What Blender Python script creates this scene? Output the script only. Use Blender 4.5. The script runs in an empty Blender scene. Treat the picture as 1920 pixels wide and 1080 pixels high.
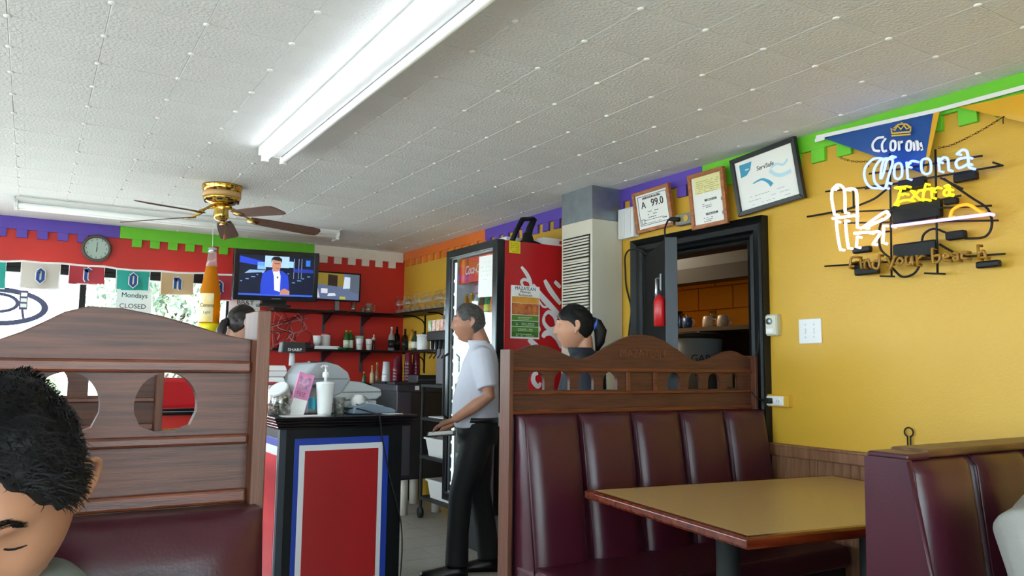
import bpy, bmesh, math, random
from mathutils import Vector, Matrix, Euler, noise
from mathutils.geometry import tessellate_polygon
random.seed(7)
SC = bpy.context.scene
COL = SC.collection
PI = math.pi
R = math.radians

# ------------------------------------------------------------------ camera
EYE = 1.27
def make_camera(yaw, pitch, roll, f):
    cy, sy, cp, sp = math.cos(yaw), math.sin(yaw), math.cos(pitch), math.sin(pitch)
    F = Vector((sy*cp, cy*cp, sp)); Rt = Vector((cy, -sy, 0)); U = Rt.cross(F)
    c, s = math.cos(roll), math.sin(roll)
    r = c*Rt + s*U; u = -s*Rt + c*U
    cam = bpy.data.cameras.new('camera'); o = bpy.data.objects.new('camera', cam); COL.objects.link(o)
    o.matrix_world = Matrix(((r.x, u.x, -F.x, 0), (r.y, u.y, -F.y, 0), (r.z, u.z, -F.z, EYE), (0, 0, 0, 1)))
    cam.sensor_width = 36; cam.lens = f/1920*36; cam.clip_start = .05; cam.clip_end = 300
    SC.camera = o
make_camera(R(31.7), R(5.9), R(.6725), 1454)

# ------------------------------------------------------------------ world, sun, exposure
W = bpy.data.worlds.new('sky'); SC.world = W; W.use_nodes = True
bg = W.node_tree.nodes['Background']; bg.inputs[0].default_value = (.80, .905, 1, 1); bg.inputs[1].default_value = 12.0
sun = bpy.data.lights.new('sun', 'SUN'); sun.energy = 14; sun.angle = R(2); sun.color = (1, .95, .86)
so = bpy.data.objects.new('sun', sun); COL.objects.link(so); so.rotation_euler = (R(26), R(-8), 0)
SC.view_settings.view_transform = 'Standard'; SC.view_settings.look = 'None'
SC.view_settings.gamma = 1; SC.view_settings.use_curve_mapping = False
SC.view_settings.exposure = 0.35

# ------------------------------------------------------------------ materials
MATS = {}
def lin(h):
    h = h.lstrip('#'); c = [int(h[i:i+2], 16)/255 for i in (0, 2, 4)]
    return tuple((x/12.92 if x <= .04045 else ((x+.055)/1.055)**2.4) for x in c)+(1,)
def mat(name, col, rough=.5, metal=0, var=0, vscale=8, bump=0, bscale=60, emit=0, stretch=None, col2=None, spec=None, sss=0, bdist=.004):
    if name in MATS: return MATS[name]
    m = bpy.data.materials.new(name); m.use_nodes = True; MATS[name] = m
    nt = m.node_tree; b = nt.nodes['Principled BSDF']
    c = lin(col); b.inputs['Base Color'].default_value = c
    b.inputs['Roughness'].default_value = rough; b.inputs['Metallic'].default_value = metal
    if spec is not None: b.inputs['Specular IOR Level'].default_value = spec
    if sss:
        b.inputs['Subsurface Weight'].default_value = sss; b.inputs['Subsurface Radius'].default_value = (.012, .005, .003)
    if emit:
        b.inputs['Emission Color'].default_value = c; b.inputs['Emission Strength'].default_value = emit
    tc = nt.nodes.new('ShaderNodeTexCoord'); mp = nt.nodes.new('ShaderNodeMapping')
    nt.links.new(tc.outputs['Object'], mp.inputs[0])
    if stretch: mp.inputs['Scale'].default_value = stretch
    if var:
        n = nt.nodes.new('ShaderNodeTexNoise'); n.inputs['Scale'].default_value = vscale; n.inputs['Detail'].default_value = 5
        nt.links.new(mp.outputs[0], n.inputs[0])
        rp = nt.nodes.new('ShaderNodeValToRGB'); rp.color_ramp.elements[0].position = .3; rp.color_ramp.elements[1].position = .7
        c2 = lin(col2) if col2 else tuple(x*(1-var) for x in c[:3])+(1,)
        rp.color_ramp.elements[0].color = c2; rp.color_ramp.elements[1].color = c
        nt.links.new(n.outputs[0], rp.inputs[0]); nt.links.new(rp.outputs[0], b.inputs['Base Color'])
    if bump:
        n2 = nt.nodes.new('ShaderNodeTexNoise'); n2.inputs['Scale'].default_value = bscale; n2.inputs['Detail'].default_value = 3
        nt.links.new(mp.outputs[0], n2.inputs[0])
        bp = nt.nodes.new('ShaderNodeBump'); bp.inputs['Strength'].default_value = bump; bp.inputs['Distance'].default_value = bdist
        nt.links.new(n2.outputs[0], bp.inputs['Height']); nt.links.new(bp.outputs[0], b.inputs['Normal'])
    return m
def glassmat(name, tint='#ffffff', gloss=.08, rough=.02, opac=0, ocol='#ffffff'):
    """thin clear sheet: mostly transparent with a fresnel-like sheen, plus an optional body colour"""
    if name in MATS: return MATS[name]
    m = bpy.data.materials.new(name); m.use_nodes = True; MATS[name] = m
    nt = m.node_tree; nt.nodes.remove(nt.nodes['Principled BSDF']); out = nt.nodes['Material Output']
    t = nt.nodes.new('ShaderNodeBsdfTransparent'); t.inputs[0].default_value = lin(tint)
    g = nt.nodes.new('ShaderNodeBsdfGlossy'); g.inputs['Roughness'].default_value = rough
    lw = nt.nodes.new('ShaderNodeLayerWeight'); lw.inputs[0].default_value = gloss
    mx = nt.nodes.new('ShaderNodeMixShader')
    pw = nt.nodes.new('ShaderNodeMath'); pw.operation = 'POWER'; pw.inputs[1].default_value = 3.5; lw.inputs[0].default_value = .5
    ml = nt.nodes.new('ShaderNodeMath'); ml.operation = 'MULTIPLY_ADD'; ml.inputs[1].default_value = .8; ml.inputs[2].default_value = gloss*.35
    nt.links.new(lw.outputs['Facing'], pw.inputs[0]); nt.links.new(pw.outputs[0], ml.inputs[0]); nt.links.new(ml.outputs[0], mx.inputs[0]); nt.links.new(t.outputs[0], mx.inputs[1]); nt.links.new(g.outputs[0], mx.inputs[2])
    last = mx
    if opac:
        d = nt.nodes.new('ShaderNodeBsdfDiffuse'); d.inputs[0].default_value = lin(ocol)
        m2 = nt.nodes.new('ShaderNodeMixShader'); m2.inputs[0].default_value = opac
        nt.links.new(mx.outputs[0], m2.inputs[1]); nt.links.new(d.outputs[0], m2.inputs[2]); last = m2
    nt.links.new(last.outputs[0], out.inputs[0])
    return m
def wood(name, c1, c2, rough=.45, stretch=(1, 12, 12), scale=3.0, bump=.15):
    if name in MATS: return MATS[name]
    m = mat(name, c1, rough, var=.5, vscale=scale, col2=c2, stretch=stretch, bump=bump, bscale=scale*6, bdist=.002)
    return m
M_ceil = mat('ceiling_tile', '#e8eaec', .85, var=.04, vscale=3, bump=.8, bscale=75, bdist=.006)
M_red = mat('red_paint', '#cf2a22', .5, var=.08, vscale=2, bump=.15, bscale=120)
M_yel = mat('yellow_paint', '#d9aa36', .42, var=.07, vscale=1.6, bump=.2, bscale=90)
M_purple = mat('purple_paint', '#5f45b4', .5, var=.06)
M_green = mat('green_paint', '#6fcb2d', .5, var=.06)
M_orange = mat('orange_paint', '#e2742a', .5, var=.06)
M_cream = mat('cream_paint', '#ebe3d8', .5, var=.05)
M_black = mat('black_paint', '#0a0c0f', .42, var=.2, spec=.3)
M_blackm = mat('black_matte', '#0b0b0c', .7)
M_darkgrey = mat('dark_grey_plastic', '#2b2a2d', .4, var=.1)
M_white = mat('white_plastic', '#e9e9ea', .4)
M_paper = mat('white_paper', '#f2f2f0', .8, var=.03)
M_vinyl = mat('maroon_vinyl', '#401020', .34, var=.12, vscale=4, bump=.12, bscale=220, bdist=.002)
M_wood = wood('dark_divider_wood', '#5b3020', '#3a1c12', .5, (3, 20, 70), 2.2)
M_wood_old = wood('worn_divider_wood', '#663a2d', '#3b2019', .46, (3, 20, 80), 2.2)
M_rail = wood('red_brown_rail_wood', '#74391f', '#471d0f', .35, (2.5, 30, 60), 2.5)
M_post = wood('post_wood', '#6d3f29', '#4d2919', .5, (50, 50, 2.5), 2.2)
M_tan = mat('tan_laminate', '#b3925e', .3, var=.06, vscale=30)
M_edge = wood('varnished_edge', '#6d2a12', '#45140a', .15, (1.6, 14, 14), 3)
M_bead = wood('beadboard_wood', '#94694a', '#71492f', .5, (22, 22, 1.8), 2)
M_oak = wood('oak_frame', '#b5703a', '#8d4c20', .4, (3, 10, 10), 6)
M_steel = mat('galvanised_steel', '#9aa4ab', .38, .8, var=.2, vscale=10)
M_beige = mat('beige_metal', '#d3cdbd', .45, var=.03)
M_chrome = mat('chrome', '#c9ccd0', .12, 1)
M_brass = mat('polished_brass', '#d9b65c', .14, 1)
M_skin = mat('skin', '#c08a70', .5, var=.12, vscale=25, sss=.08)
M_hair = mat('black_hair', '#0b0a0c', .62, spec=.3, var=.4, vscale=60)
M_floor = mat('speckled_vinyl_tile', '#a9a296', .35, var=.35, vscale=90)
M_ink = mat('black_ink', '#14141a', .7)
M_glass = glassmat('clear_glass', '#f4fbfa', .12)
M_tube_glass = glassmat('drinking_glass', '#f2f2ee', .35, .03, .05, '#e8e2d0')

# ------------------------------------------------------------------ geometry helpers
class MB:
    def __init__(s): s.v = []; s.f = []
    def add(s, vs, fs, M=None):
        b = len(s.v); s.v += [tuple(M @ Vector(v)) if M else tuple(v) for v in vs]; s.f += [tuple(i+b for i in f) for f in fs]; return s
    def box(s, x0, x1, y0, y1, z0, z1, M=None):
        return s.add([(x0,y0,z0),(x1,y0,z0),(x1,y1,z0),(x0,y1,z0),(x0,y0,z1),(x1,y0,z1),(x1,y1,z1),(x0,y1,z1)],
                     [(0,3,2,1),(4,5,6,7),(0,1,5,4),(1,2,6,5),(2,3,7,6),(3,0,4,7)], M)
    def cbox(s, c, d, M=None):
        return s.box(c[0]-d[0]/2, c[0]+d[0]/2, c[1]-d[1]/2, c[1]+d[1]/2, c[2]-d[2]/2, c[2]+d[2]/2, M)
    def prism(s, pts, y0, y1, holes=(), M=None):
        """outline in (x, z), thickness along y"""
        loops = [list(pts)]+[list(h) for h in holes]; fl = [p for l in loops for p in l]
        tri = tessellate_polygon([[Vector((p[0], p[1], 0)) for p in l] for l in loops])
        n = len(fl); vs = [(p[0], y0, p[1]) for p in fl]+[(p[0], y1, p[1]) for p in fl]; fs = []
        for t in tri:
            a, b, c = [fl[i] for i in t]
            ar = (b[0]-a[0])*(c[1]-a[1])-(b[1]-a[1])*(c[0]-a[0])
            if ar < 0: t = (t[0], t[2], t[1])
            fs.append(tuple(t)); fs.append((t[2]+n, t[1]+n, t[0]+n))
        b = 0
        for k, l in enumerate(loops):
            m = len(l); ar = sum(l[i][0]*l[(i+1) % m][1]-l[(i+1) % m][0]*l[i][1] for i in range(m))
            for i in range(m):
                j = (i+1) % m; q = (b+i, b+j, b+j+n, b+i+n)
                if (ar < 0) != (k > 0): q = q[::-1]
                fs.append(q[::-1])
            b += m
        return s.add(vs, fs, M)
    def frame(s, x0, x1, z0, z1, w, y0, y1, M=None):
        return s.prism([(x0,z0),(x1,z0),(x1,z1),(x0,z1)], y0, y1, [[(x0+w,z0+w),(x1-w,z0+w),(x1-w,z1-w),(x0+w,z1-w)]], M)
    def loft(s, rings, cap=True, closed=False, M=None):
        n = len(rings[0]); vs = [p for r in rings for p in r]; fs = []; m = len(rings)
        for k in range(m if closed else m-1):
            a = k*n; b = ((k+1) % m)*n
            for i in range(n): j = (i+1) % n; fs.append((a+i, a+j, b+j, b+i))
        if cap and not closed: fs.append(tuple(range(n))[::-1]); fs.append(tuple((m-1)*n+i for i in range(n)))
        return s.add(vs, fs, M)
    def lathe(s, prof, n=20, M=None, cap=True):
        return s.loft([[(r*math.cos(2*PI*i/n), r*math.sin(2*PI*i/n), z) for i in range(n)] for r, z in prof], cap, False, M)
    def tube(s, pts, r, n=8, closed=False, flat=None, M=None):
        P = [Vector(p) for p in pts]; m = len(P); rings = []; up = Vector((0, 0, 1)); prev = None
        for k in range(m):
            a = P[k-1] if (k or closed) else P[0]; b = P[(k+1) % m] if (k < m-1 or closed) else P[-1]
            t = b-a
            if t.length < 1e-9: t = Vector((0, 0, 1))
            t.normalize()
            if prev is None:
                q = up if abs(t.z) < .9 else Vector((1, 0, 0)); u = t.cross(q).normalized()
            else:
                u = prev-t*prev.dot(t)
                u = u.normalized() if u.length > 1e-6 else t.orthogonal().normalized()
            prev = u; w = t.cross(u); rr = r[k] if hasattr(r, '__len__') else r
            rings.append([tuple(P[k]+u*(rr*math.cos(2*PI*i/n))+w*(rr*(flat or 1)*math.sin(2*PI*i/n))) for i in range(n)])
        return s.loft(rings, True, closed, M)
    def ell(s, c, r, nu=16, nv=10, M=None):
        rings = []
        for k in range(1, nv):
            a = PI*k/nv; rings.append([(c[0]+r[0]*math.sin(a)*math.cos(2*PI*i/nu), c[1]+r[1]*math.sin(a)*math.sin(2*PI*i/nu), c[2]-r[2]*math.cos(a)) for i in range(nu)])
        return s.loft(rings, True, False, M)
    def ribbon(s, pts, w, y0, y1, M=None):
        """flat stroke in the (x, z) plane"""
        m = len(pts)
        if m < 2: return s
        L, Rr = [], []
        for k in range(m):
            a = Vector(pts[max(k-1, 0)]); b = Vector(pts[min(k+1, m-1)]); t = (b-a)
            t = t.normalized() if t.length > 1e-9 else Vector((1, 0)); nn = Vector((-t.y, t.x)); ww = (w[k] if hasattr(w, '__len__') else w)/2
            p = Vector(pts[k]); L.append(p+nn*ww); Rr.append(p-nn*ww)
        vs = [(p.x, y, p.y) for y in (y0, y1) for row in (L, Rr) for p in row]
        fs = []
        for k in range(m-1):
            fs += [(m+k, m+k+1, k+1, k), (2*m+k, 2*m+k+1, 3*m+k+1, 3*m+k), (k, k+1, 2*m+k+1, 2*m+k), (3*m+k, 3*m+k+1, m+k+1, m+k)]
        fs += [(0, 2*m, 3*m, m), (m-1, 2*m-1, 4*m-1, 3*m-1)]
        return s.add(vs, fs, M)
    def build(s, name, m, parent=None, loc=None, rot=None, smooth=False, bevel=0, seg=2):
        me = bpy.data.meshes.new(name); me.from_pydata(s.v, [], s.f); me.update()
        return link(name, me, m, parent, loc, rot, smooth, bevel, seg)
def link(name, me, m, parent=None, loc=None, rot=None, smooth=False, bevel=0, seg=2):
    o = bpy.data.objects.new(name, me); COL.objects.link(o)
    if m is not None and not me.materials: me.materials.append(m)
    if parent: o.parent = parent
    if loc is not None: o.location = loc
    if rot is not None: o.rotation_euler = rot
    if smooth: me.polygons.foreach_set('use_smooth', [True]*len(me.polygons))
    if bevel:
        b = o.modifiers.new('bevel', 'BEVEL'); b.width = bevel; b.segments = seg; b.limit_method = 'ANGLE'; b.angle_limit = R(40)
    return o
def tag(o, label=None, cat=None, group=None, kind=None):
    for k, v in (('label', label), ('category', cat), ('group', group), ('kind', kind)):
        if v: o[k] = v
    return o
def thing(name, label, cat, loc=(0, 0, 0), rz=0, group=None, rot=None):
    o = bpy.data.objects.new(name, None); COL.objects.link(o); o.location = loc
    o.rotation_euler = rot if rot else (0, 0, rz); o.empty_display_size = .05
    return tag(o, label, cat, group)
def struct(o): o['kind'] = 'structure'; return o
KIDS = {}
def copy_tree(o, parent=None):
    c = o.copy(); COL.objects.link(c); c.parent = parent
    for ch in o.children: copy_tree(ch, c)
    return c
def cat_(pts, n=6, closed=False):
    P = [Vector(p) for p in pts]; m = len(P); out = []
    rng = range(m if closed else m-1)
    for k in rng:
        if closed: a, b, c, d = P[k-1], P[k], P[(k+1) % m], P[(k+2) % m]
        else: a, b, c, d = P[max(k-1, 0)], P[k], P[k+1], P[min(k+2, m-1)]
        for i in range(n):
            t = i/n; out.append(.5*((2*b)+(c-a)*t+(2*a-5*b+4*c-d)*t*t+(3*b-a-3*c+d)*t**3))
    if not closed: out.append(P[-1])
    return [tuple(p) for p in out]
def text_mesh(s, size, ext=.0008, align='CENTER', shear=0, sx=1):
    cu = bpy.data.curves.new('lettering', 'FONT'); cu.body = s; cu.size = size; cu.extrude = ext; cu.align_x = align; cu.align_y = 'CENTER'
    cu.resolution_u = 3; cu.shear = shear
    ob = bpy.data.objects.new('lettering', cu); COL.objects.link(ob)
    dg = bpy.context.evaluated_depsgraph_get(); me = bpy.data.meshes.new_from_object(ob.evaluated_get(dg))
    bpy.data.objects.remove(ob); bpy.data.curves.remove(cu)
    me.transform(Matrix.Rotation(PI/2, 4, 'X') @ Matrix.Scale(sx, 4, (1, 0, 0)))
    return me
def lettering(s, size, m, parent, loc, rot=None, name='lettering', **k):
    me = text_mesh(s, size, **k); me.materials.clear(); return link(name, me, m, parent, loc, rot)
def txtlines(n, w, h, lh, parent, loc, m=None, name='printed_lines', seed=1, fill=.8):
    rnd = random.Random(seed); b = MB()
    for i in range(n):
        z = -i*lh; x = -w/2
        while x < w/2-.004:
            l = rnd.uniform(.006, .02); x2 = min(x+l, w/2)
            if rnd.random() < fill: b.box(x, x2, -.0004, 0, z, z+h)
            x = x2+.004
    return b.build(name, m or M_ink, parent, loc)
# ------------------------------------------------------------------ room shell
CZ = 2.47; XR = 3.32; YB = 7.55; XL = -2.6; YF = -2.6
def box_obj(name, m, a, b, parent=None, bevel=0):
    return MB().box(a[0], b[0], a[1], b[1], a[2], b[2]).build(name, m, parent, bevel=bevel)
floor = struct(box_obj('floor', M_floor, (XL, YF, -.1), (5.4, YB, -.004)))
tile = MB(); g = .1505
tile.loft([[(-g, -g, -.004), (g, -g, -.004), (g, g, -.004), (-g, g, -.004)], [(-g, -g, -.001), (g, -g, -.001), (g, g, -.001), (-g, g, -.001)],
           [(-g+.002, -g+.002, 0), (g-.002, -g+.002, 0), (g-.002, g-.002, 0), (-g+.002, g-.002, 0)]])
t0 = tile.build('floor_tile', M_floor, floor)
first = True
for i in range(7):
    for j in range(12):
        o = t0 if first else t0.copy()
        if not first: COL.objects.link(o); o.parent = floor
        first = False; o.location = (1.35+.305*i, 3.15+.305*j, 0)
# ceiling: one-foot fibre tiles with a plastic button at every corner
ceil = struct(box_obj('ceiling', M_ceil, (XL, YF, CZ+.0035), (XR+.1, YB, CZ+.1)))
TX, TY, OX, OY = .3006, .3098, 1.661, 1.890
def tilemesh():
    a, b = TX/2-.0003, TY/2-.0003; e = .0022; M = MB()
    M.loft([[(-a, -b, .005), (-a, b, .005), (a, b, .005), (a, -b, .005)], [(-a, -b, .0018), (-a, b, .0018), (a, b, .0018), (a, -b, .0018)],
            [(-a+e, -b+e, 0), (-a+e, b-e, 0), (a-e, b-e, 0), (a-e, -b+e, 0)]])
    return M
ct = None; rest = MB(); clips = MB()
for i in range(-15, 6):
    for j in range(-15, 19):
        x = OX+TX*(i+.5); y = OY+TY*(j+.5)
        if x > XR+.1 or y > YB+.1 or x < XL or y < YF: continue
        fw = x*.5255+y*.851; lt = x*.851-y*.5255
        vis = fw > 2.05 and abs(lt) < fw*.70+.2
        if vis:
            if ct is None: ct = tilemesh().build('ceiling_tile', M_ceil, ceil); o = ct
            else: o = ct.copy(); COL.objects.link(o); o.parent = ceil
            o.location = (x+random.uniform(-.0006, .0006), y, CZ+random.uniform(-.0006, .0006)); o.rotation_euler = (random.uniform(-.0012, .0012), random.uniform(-.0012, .0012), 0)
            for q in range(1):
                cx, cy = OX+TX*i, OY+TY*j
                if cx < XR-.03 and cy < YB-.03:
                    clips.lathe([(.013, CZ+.002), (.013, CZ-.003), (.009, CZ-.0055), (.003, CZ-.0065)], 10, Matrix.Translation((cx, cy, 0)))
        else:
            rest.box(x-TX/2+.002, x+TX/2-.002, y-TY/2+.002, y+TY/2-.002, CZ, CZ+.012)
tag(rest.build('tile_field', M_ceil, ceil), kind='stuff')
tag(clips.build('tile_button', mat('button_plastic', '#f2f2f2', .35), ceil, smooth=True), kind='stuff')

# right wall (yellow) with the kitchen doorway
DY0, DY1, DZ = 2.885, 3.725, 1.985
wr = MB()
wr.prism([(-YB, 0), (-YF, 0), (-YF, CZ+.1), (-YB, CZ+.1)], 0, .12, [[(-DY1, .001), (-DY0, .001), (-DY0, DZ), (-DY1, DZ)]])
wall_right = struct(wr.build('wall_right', M_yel, loc=(XR, 0, 0), rot=(0, 0, -PI/2)))
# back wall (red) with the wide window
WX0, WX1, WZ0, WZ1 = -2.35, 1.575, .85, 2.10
wb = MB(); wb.prism([(XL, 0), (XR+.12, 0), (XR+.12, CZ+.1), (XL, CZ+.1)], 0, .14, [[(WX0, WZ0), (WX1, WZ0), (WX1, WZ1), (WX0, WZ1)]])
wall_back = struct(wb.build('wall_back', M_red, loc=(0, YB, 0)))
# left wall and the wall behind the diner, with shop windows
LW = [(-2.2, .1), (.5, 2.8), (3.2, 5.2), (5.5, 7.2)]
wl = MB(); wl.prism([(YF, 0), (YB, 0), (YB, CZ+.1), (YF, CZ+.1)], 0, .14, [[(a, .8), (b, .8), (b, 2.15), (a, 2.15)] for a, b in LW])
wall_left = struct(wl.build('wall_left', M_red, loc=(XL, 0, 0), rot=(0, 0, PI/2)))
wf = MB(); wf.prism([(-XR-.12, 0), (-XL, 0), (-XL, CZ+.1), (-XR-.12, CZ+.1)], 0, .14, [[(-1.6, .8), (2.3, .8), (2.3, 2.15), (-1.6, 2.15)]])
wall_front = struct(wf.build('wall_front', M_yel, loc=(0, YF, 0), rot=(0, 0, PI)))

def window(n, x0, x1, z0, z1, mull, loc, rz):
    w = thing('window_%d' % n, None, None, loc, rz); struct(w)
    fr = MB(); fr.frame(x0, x1, z0, z1, .045, .02, .10); fr.build('window_frame', M_black, w, bevel=.004)
    xs = [x0+.045]+list(mull)+[x1-.045]
    for m in mull: MB().box(m-.025, m+.025, .025, .095, z0+.045, z1-.045).build('mullion', M_black, w, bevel=.003)
    for a, b in zip(xs[:-1], xs[1:]):
        MB().box(a+.02, b-.02, .055, .061, z0+.04, z1-.04).build('pane', M_glass, w)
    MB().box(x0-.03, x1+.03, -.05, .02, z0-.03, z0).build('window_sill', M_black, w, bevel=.004)
    return w
win1 = window(1, WX0, WX1, WZ0, WZ1, [-1.05, .35], (0, YB, 0), 0)
MB().box(WX0+.04, WX1-.04, .03, .09, 2.015, 2.06).build('transom_bar', M_black, win1, bevel=.003)
for k, (a, b) in enumerate(LW): window(2+k, a, b, .8, 2.15, [(a+b)/2], (XL, 0, 0), PI/2)
window(6, -1.6, 2.3, .8, 2.15, [-.3, 1.0], (0, YF, 0), PI)

# painted crenellated border: boards with square teeth below, run by run
tooth_mesh = {}
def border(name, runs, loc, rz, bandh, teeth_h=.068, tw=.078, pitch=.147):
    b = struct(thing(name, None, None, loc, rz))
    for (x0, x1, m, ph) in runs:
        MB().box(x0, x1, -.022, 0, CZ-bandh, CZ).build('border_board', m, b, bevel=.002)
        x = x0+ph
        while x+tw <= x1+.001:
            key = m.name
            if key not in tooth_mesh:
                o = MB().box(0, tw, -.020, 0, -teeth_h, 0).build('border_tooth', m, b, bevel=.002); tooth_mesh[key] = o
            else:
                o = tooth_mesh[key].copy(); COL.objects.link(o); o.parent = b
            o.location = (x, 0, CZ-bandh+.001); x += pitch
    return b
border('trim_1', [(XL+.02, .60, M_purple, .066), (.602, 2.335, M_green, .10), (2.337, XR-.025, M_cream, .06)], (0, YB, 0), 0, .105)
border('trim_2', [(-YB+.025, -5.80, M_orange, .03), (-5.798, -3.225, M_purple, .01), (-3.223, -YF, M_green, .16)], (XR, 0, 0), -PI/2, .085)

# wainscot on the right wall: rail and single bead boards
wains = struct(thing('trim_3', None, None, (XR, 0, 0), -PI/2))
MB().prism([(-2.775, .838), (2.0, .838), (2.0, .895), (-2.775, .895)], -.028, 0).build('chair_rail', M_bead, wains, bevel=.006)
MB().box(-2.775, 2.0, -.034, 0, .888, .902).build('rail_cap', M_bead, wains, bevel=.004)
bb = None
for k in range(60):
    if bb is None:
        q = MB(); q.loft([[(0, 0, 0), (.0445, 0, 0), (.0445, 0, .838), (0, 0, .838)], [(0, -.008, 0), (.0445, -.008, 0), (.0445, -.008, .838), (0, -.008, .838)], [(.005, -.013, 0), (.0395, -.013, 0), (.0395, -.013, .838), (.005, -.013, .838)]])
        bb = q.build('bead_board', M_bead, wains); o = bb
    else: o = bb.copy(); COL.objects.link(o); o.parent = wains
    o.location = (-2.773+.046*k, 0, 0)
# door casing with stepped profile
case = struct(thing('trim_4', None, None, (XR, 0, 0), -PI/2))
def casing(x0, x1, z1, w):
    pr = [(0, -.012), (.012, -.028), (.03, -.022), (.045, -.034), (.075, -.034), (.085, -.024), (w, -.05), (w, 0), (0, 0)]
    for nm, P0, P1, ax, ang in (('casing_left', (x0, 0), (x0, z1), -1, 0), ('casing_right', (x1, 0), (x1, z1), 1, 0)):
        b = MB(); rings = []
        for z, ex in ((0, 0), (z1, 1)):
            rings.append([(P0[0]+ax*d, y, z+(d if ex else 0)) for d, y in pr])
        if ax < 0: rings = rings[::-1]
        b.loft(rings); b.build(nm, M_black, case)
    b = MB(); b.loft([[(x0-d, y, z1+d) for d, y in pr], [(x1+d, y, z1+d) for d, y in pr]]); b.build('casing_head', M_black, case)
casing(-DY1, -DY0, DZ, .115)
jamb = MB(); jamb.box(-DY1, -DY1+.02, -.01, .13, 0, DZ); jamb.box(-DY0-.02, -DY0, -.01, .13, 0, DZ); jamb.box(-DY1, -DY0, -.01, .13, DZ-.02, DZ); jamb.build('door_jamb', M_black, case)

# ------------------------------------------------------------------ kitchen behind the doorway
KX = 5.05
kw = struct(thing('wall_kitchen', None, None, (KX, 0, 0), -PI/2))
M_block = mat('orange_block_paint', '#c9831c', .45, var=.15, vscale=3, bump=.2, bscale=60)
MB().box(-7.2, -2.4, .03, .12, 0, 2.6).build('wall_core', mat('mortar', '#b57a1c', .8), kw)
blk = None
for r in range(12):
    for c in range(12):
        if blk is None: blk = MB().box(.002, .395, 0, .04, .002, .196).build('concrete_block', M_block, kw, bevel=.004, seg=1); o = blk
        else: o = blk.copy(); COL.objects.link(o); o.parent = kw
        o.location = (-7.2+.4*c-(.2 if r % 2 else 0), 0, .2*r)
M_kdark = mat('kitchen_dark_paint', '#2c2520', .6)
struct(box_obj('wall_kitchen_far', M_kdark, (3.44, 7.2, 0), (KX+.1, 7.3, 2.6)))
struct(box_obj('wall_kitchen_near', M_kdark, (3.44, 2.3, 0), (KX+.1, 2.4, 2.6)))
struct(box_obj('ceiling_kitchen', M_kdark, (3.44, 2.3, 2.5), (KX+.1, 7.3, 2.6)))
hood = thing('range_hood', 'grey steel kitchen hood above the shelf, seen through the doorway', 'hood', (4.55, 4.75, 2.03))
hb = MB(); hb.box(-.25, .505, -1.6, 1.6, 0, .472); hb.build('hood_body', mat('hood_grey', '#5c636b', .5, .3, var=.1), hood, bevel=.01)
MB().box(-.27, -.245, -1.6, 1.6, -.09, .02).build('hood_lip', mat('hood_dark', '#231b15', .6), hood)
MB().box(-.262, -.25, .02, .05, .05, .40).build('hood_seam', M_steel, hood)
ks = thing('kitchen_shelf', 'dark brown kitchen shelf unit with boards and side panels holding mugs', 'shelf', (4.5, 0, 0))
M_kb = mat('dark_brown_board', '#3a2414', .55, var=.2)
MB().box(-.2, .45, 3.1, 5.9, 1.565, 1.595).build('shelf_board', M_kb, ks)
MB().box(-.2, .45, 3.1, 5.9, 1.12, 1.15).build('shelf_board', M_kb, ks)
for y in (3.12, 4.25, 5.85): MB().box(-.2, .45, y, y+.03, 0, 1.565).build('shelf_upright', M_kb, ks)
def mug(loc, rz, label, m):
    t = thing('mug', label, 'mug', loc, rz, 'mugs on the kitchen shelf')
    b = MB(); b.lathe([(.030, .09), (.036, .085), (.042, .05), (.042, 0), (.036, 0), (.034, .06), (.005, .075)], 20); b.build('cup', m, t, smooth=True)
    MB().tube([(.04, 0, .07), (.062, 0, .066), (.07, 0, .045), (.06, 0, .024), (.041, 0, .018)], .006, 8).build('handle', m, t, smooth=True)
M_mug = mat('mug_ceramic', '#cfc3b8', .3)
mug((4.42, 4.28, 1.595), -1.2, 'upside-down off-white mug on the kitchen shelf, next to the blue mug', M_mug)
mug((4.42, 4.13, 1.595), -1.2, 'upside-down off-white mug on the kitchen shelf, next to the tall glass', M_mug)
pit = thing('steel_pitcher', 'shiny steel water pitcher on the kitchen shelf', 'pitcher', (4.42, 4.62, 1.595), -1.2)
MB().lathe([(.055, 0), (.058, .02), (.05, .12), (.054, .145), (.05, .145), (.046, .12)], 20).build('body', M_chrome, pit, smooth=True)
MB().tube([(.05, 0, .12), (.09, 0, .115), (.095, 0, .06), (.055, 0, .04)], .006, 8).build('handle', M_chrome, pit, smooth=True)
mugb = thing('blue_mug', 'blue mug with white handle beside the steel pitcher', 'mug', (4.42, 4.50, 1.595), -1.2)
MB().lathe([(.036, 0), (.038, .09), (.034, .09), (.032, .01)], 18).build('cup', mat('blue_ceramic', '#2b4f86', .35), mugb, smooth=True)
MB().tube([(.036, 0, .075), (.06, 0, .065), (.058, 0, .03), (.037, 0, .02)], .006, 8).build('handle', M_mug, mugb, smooth=True)
for k, (y, h, lb) in enumerate(((4.42, .15, 'clear stem glass standing behind the mugs on the kitchen shelf'), (3.99, .19, 'tall clear glass at the end of the kitchen shelf'))):
    o = MB().lathe([(.03, 0), (.03, .006), (.005, .012), (.005, h*.45), (.03, h*.6), (.034, h*.8), (.028, h), (.025, h), (.03, h*.8), (.004, h*.5)], 16).build('stem_glass', M_tube_glass, None, (4.62, y, 1.595), smooth=True); tag(o, lb, 'glass')
can = thing('garbage_bin', 'grey plastic garbage bin with black rim and handwritten letters', 'bin', (4.02, 4.02, .95), -.9)
MB().lathe([(.16, 0), (.19, .55), (.175, .55), (.15, .02)], 28).build('bin_body', mat('bin_grey', '#7f868c', .5), can, smooth=True)
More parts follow.
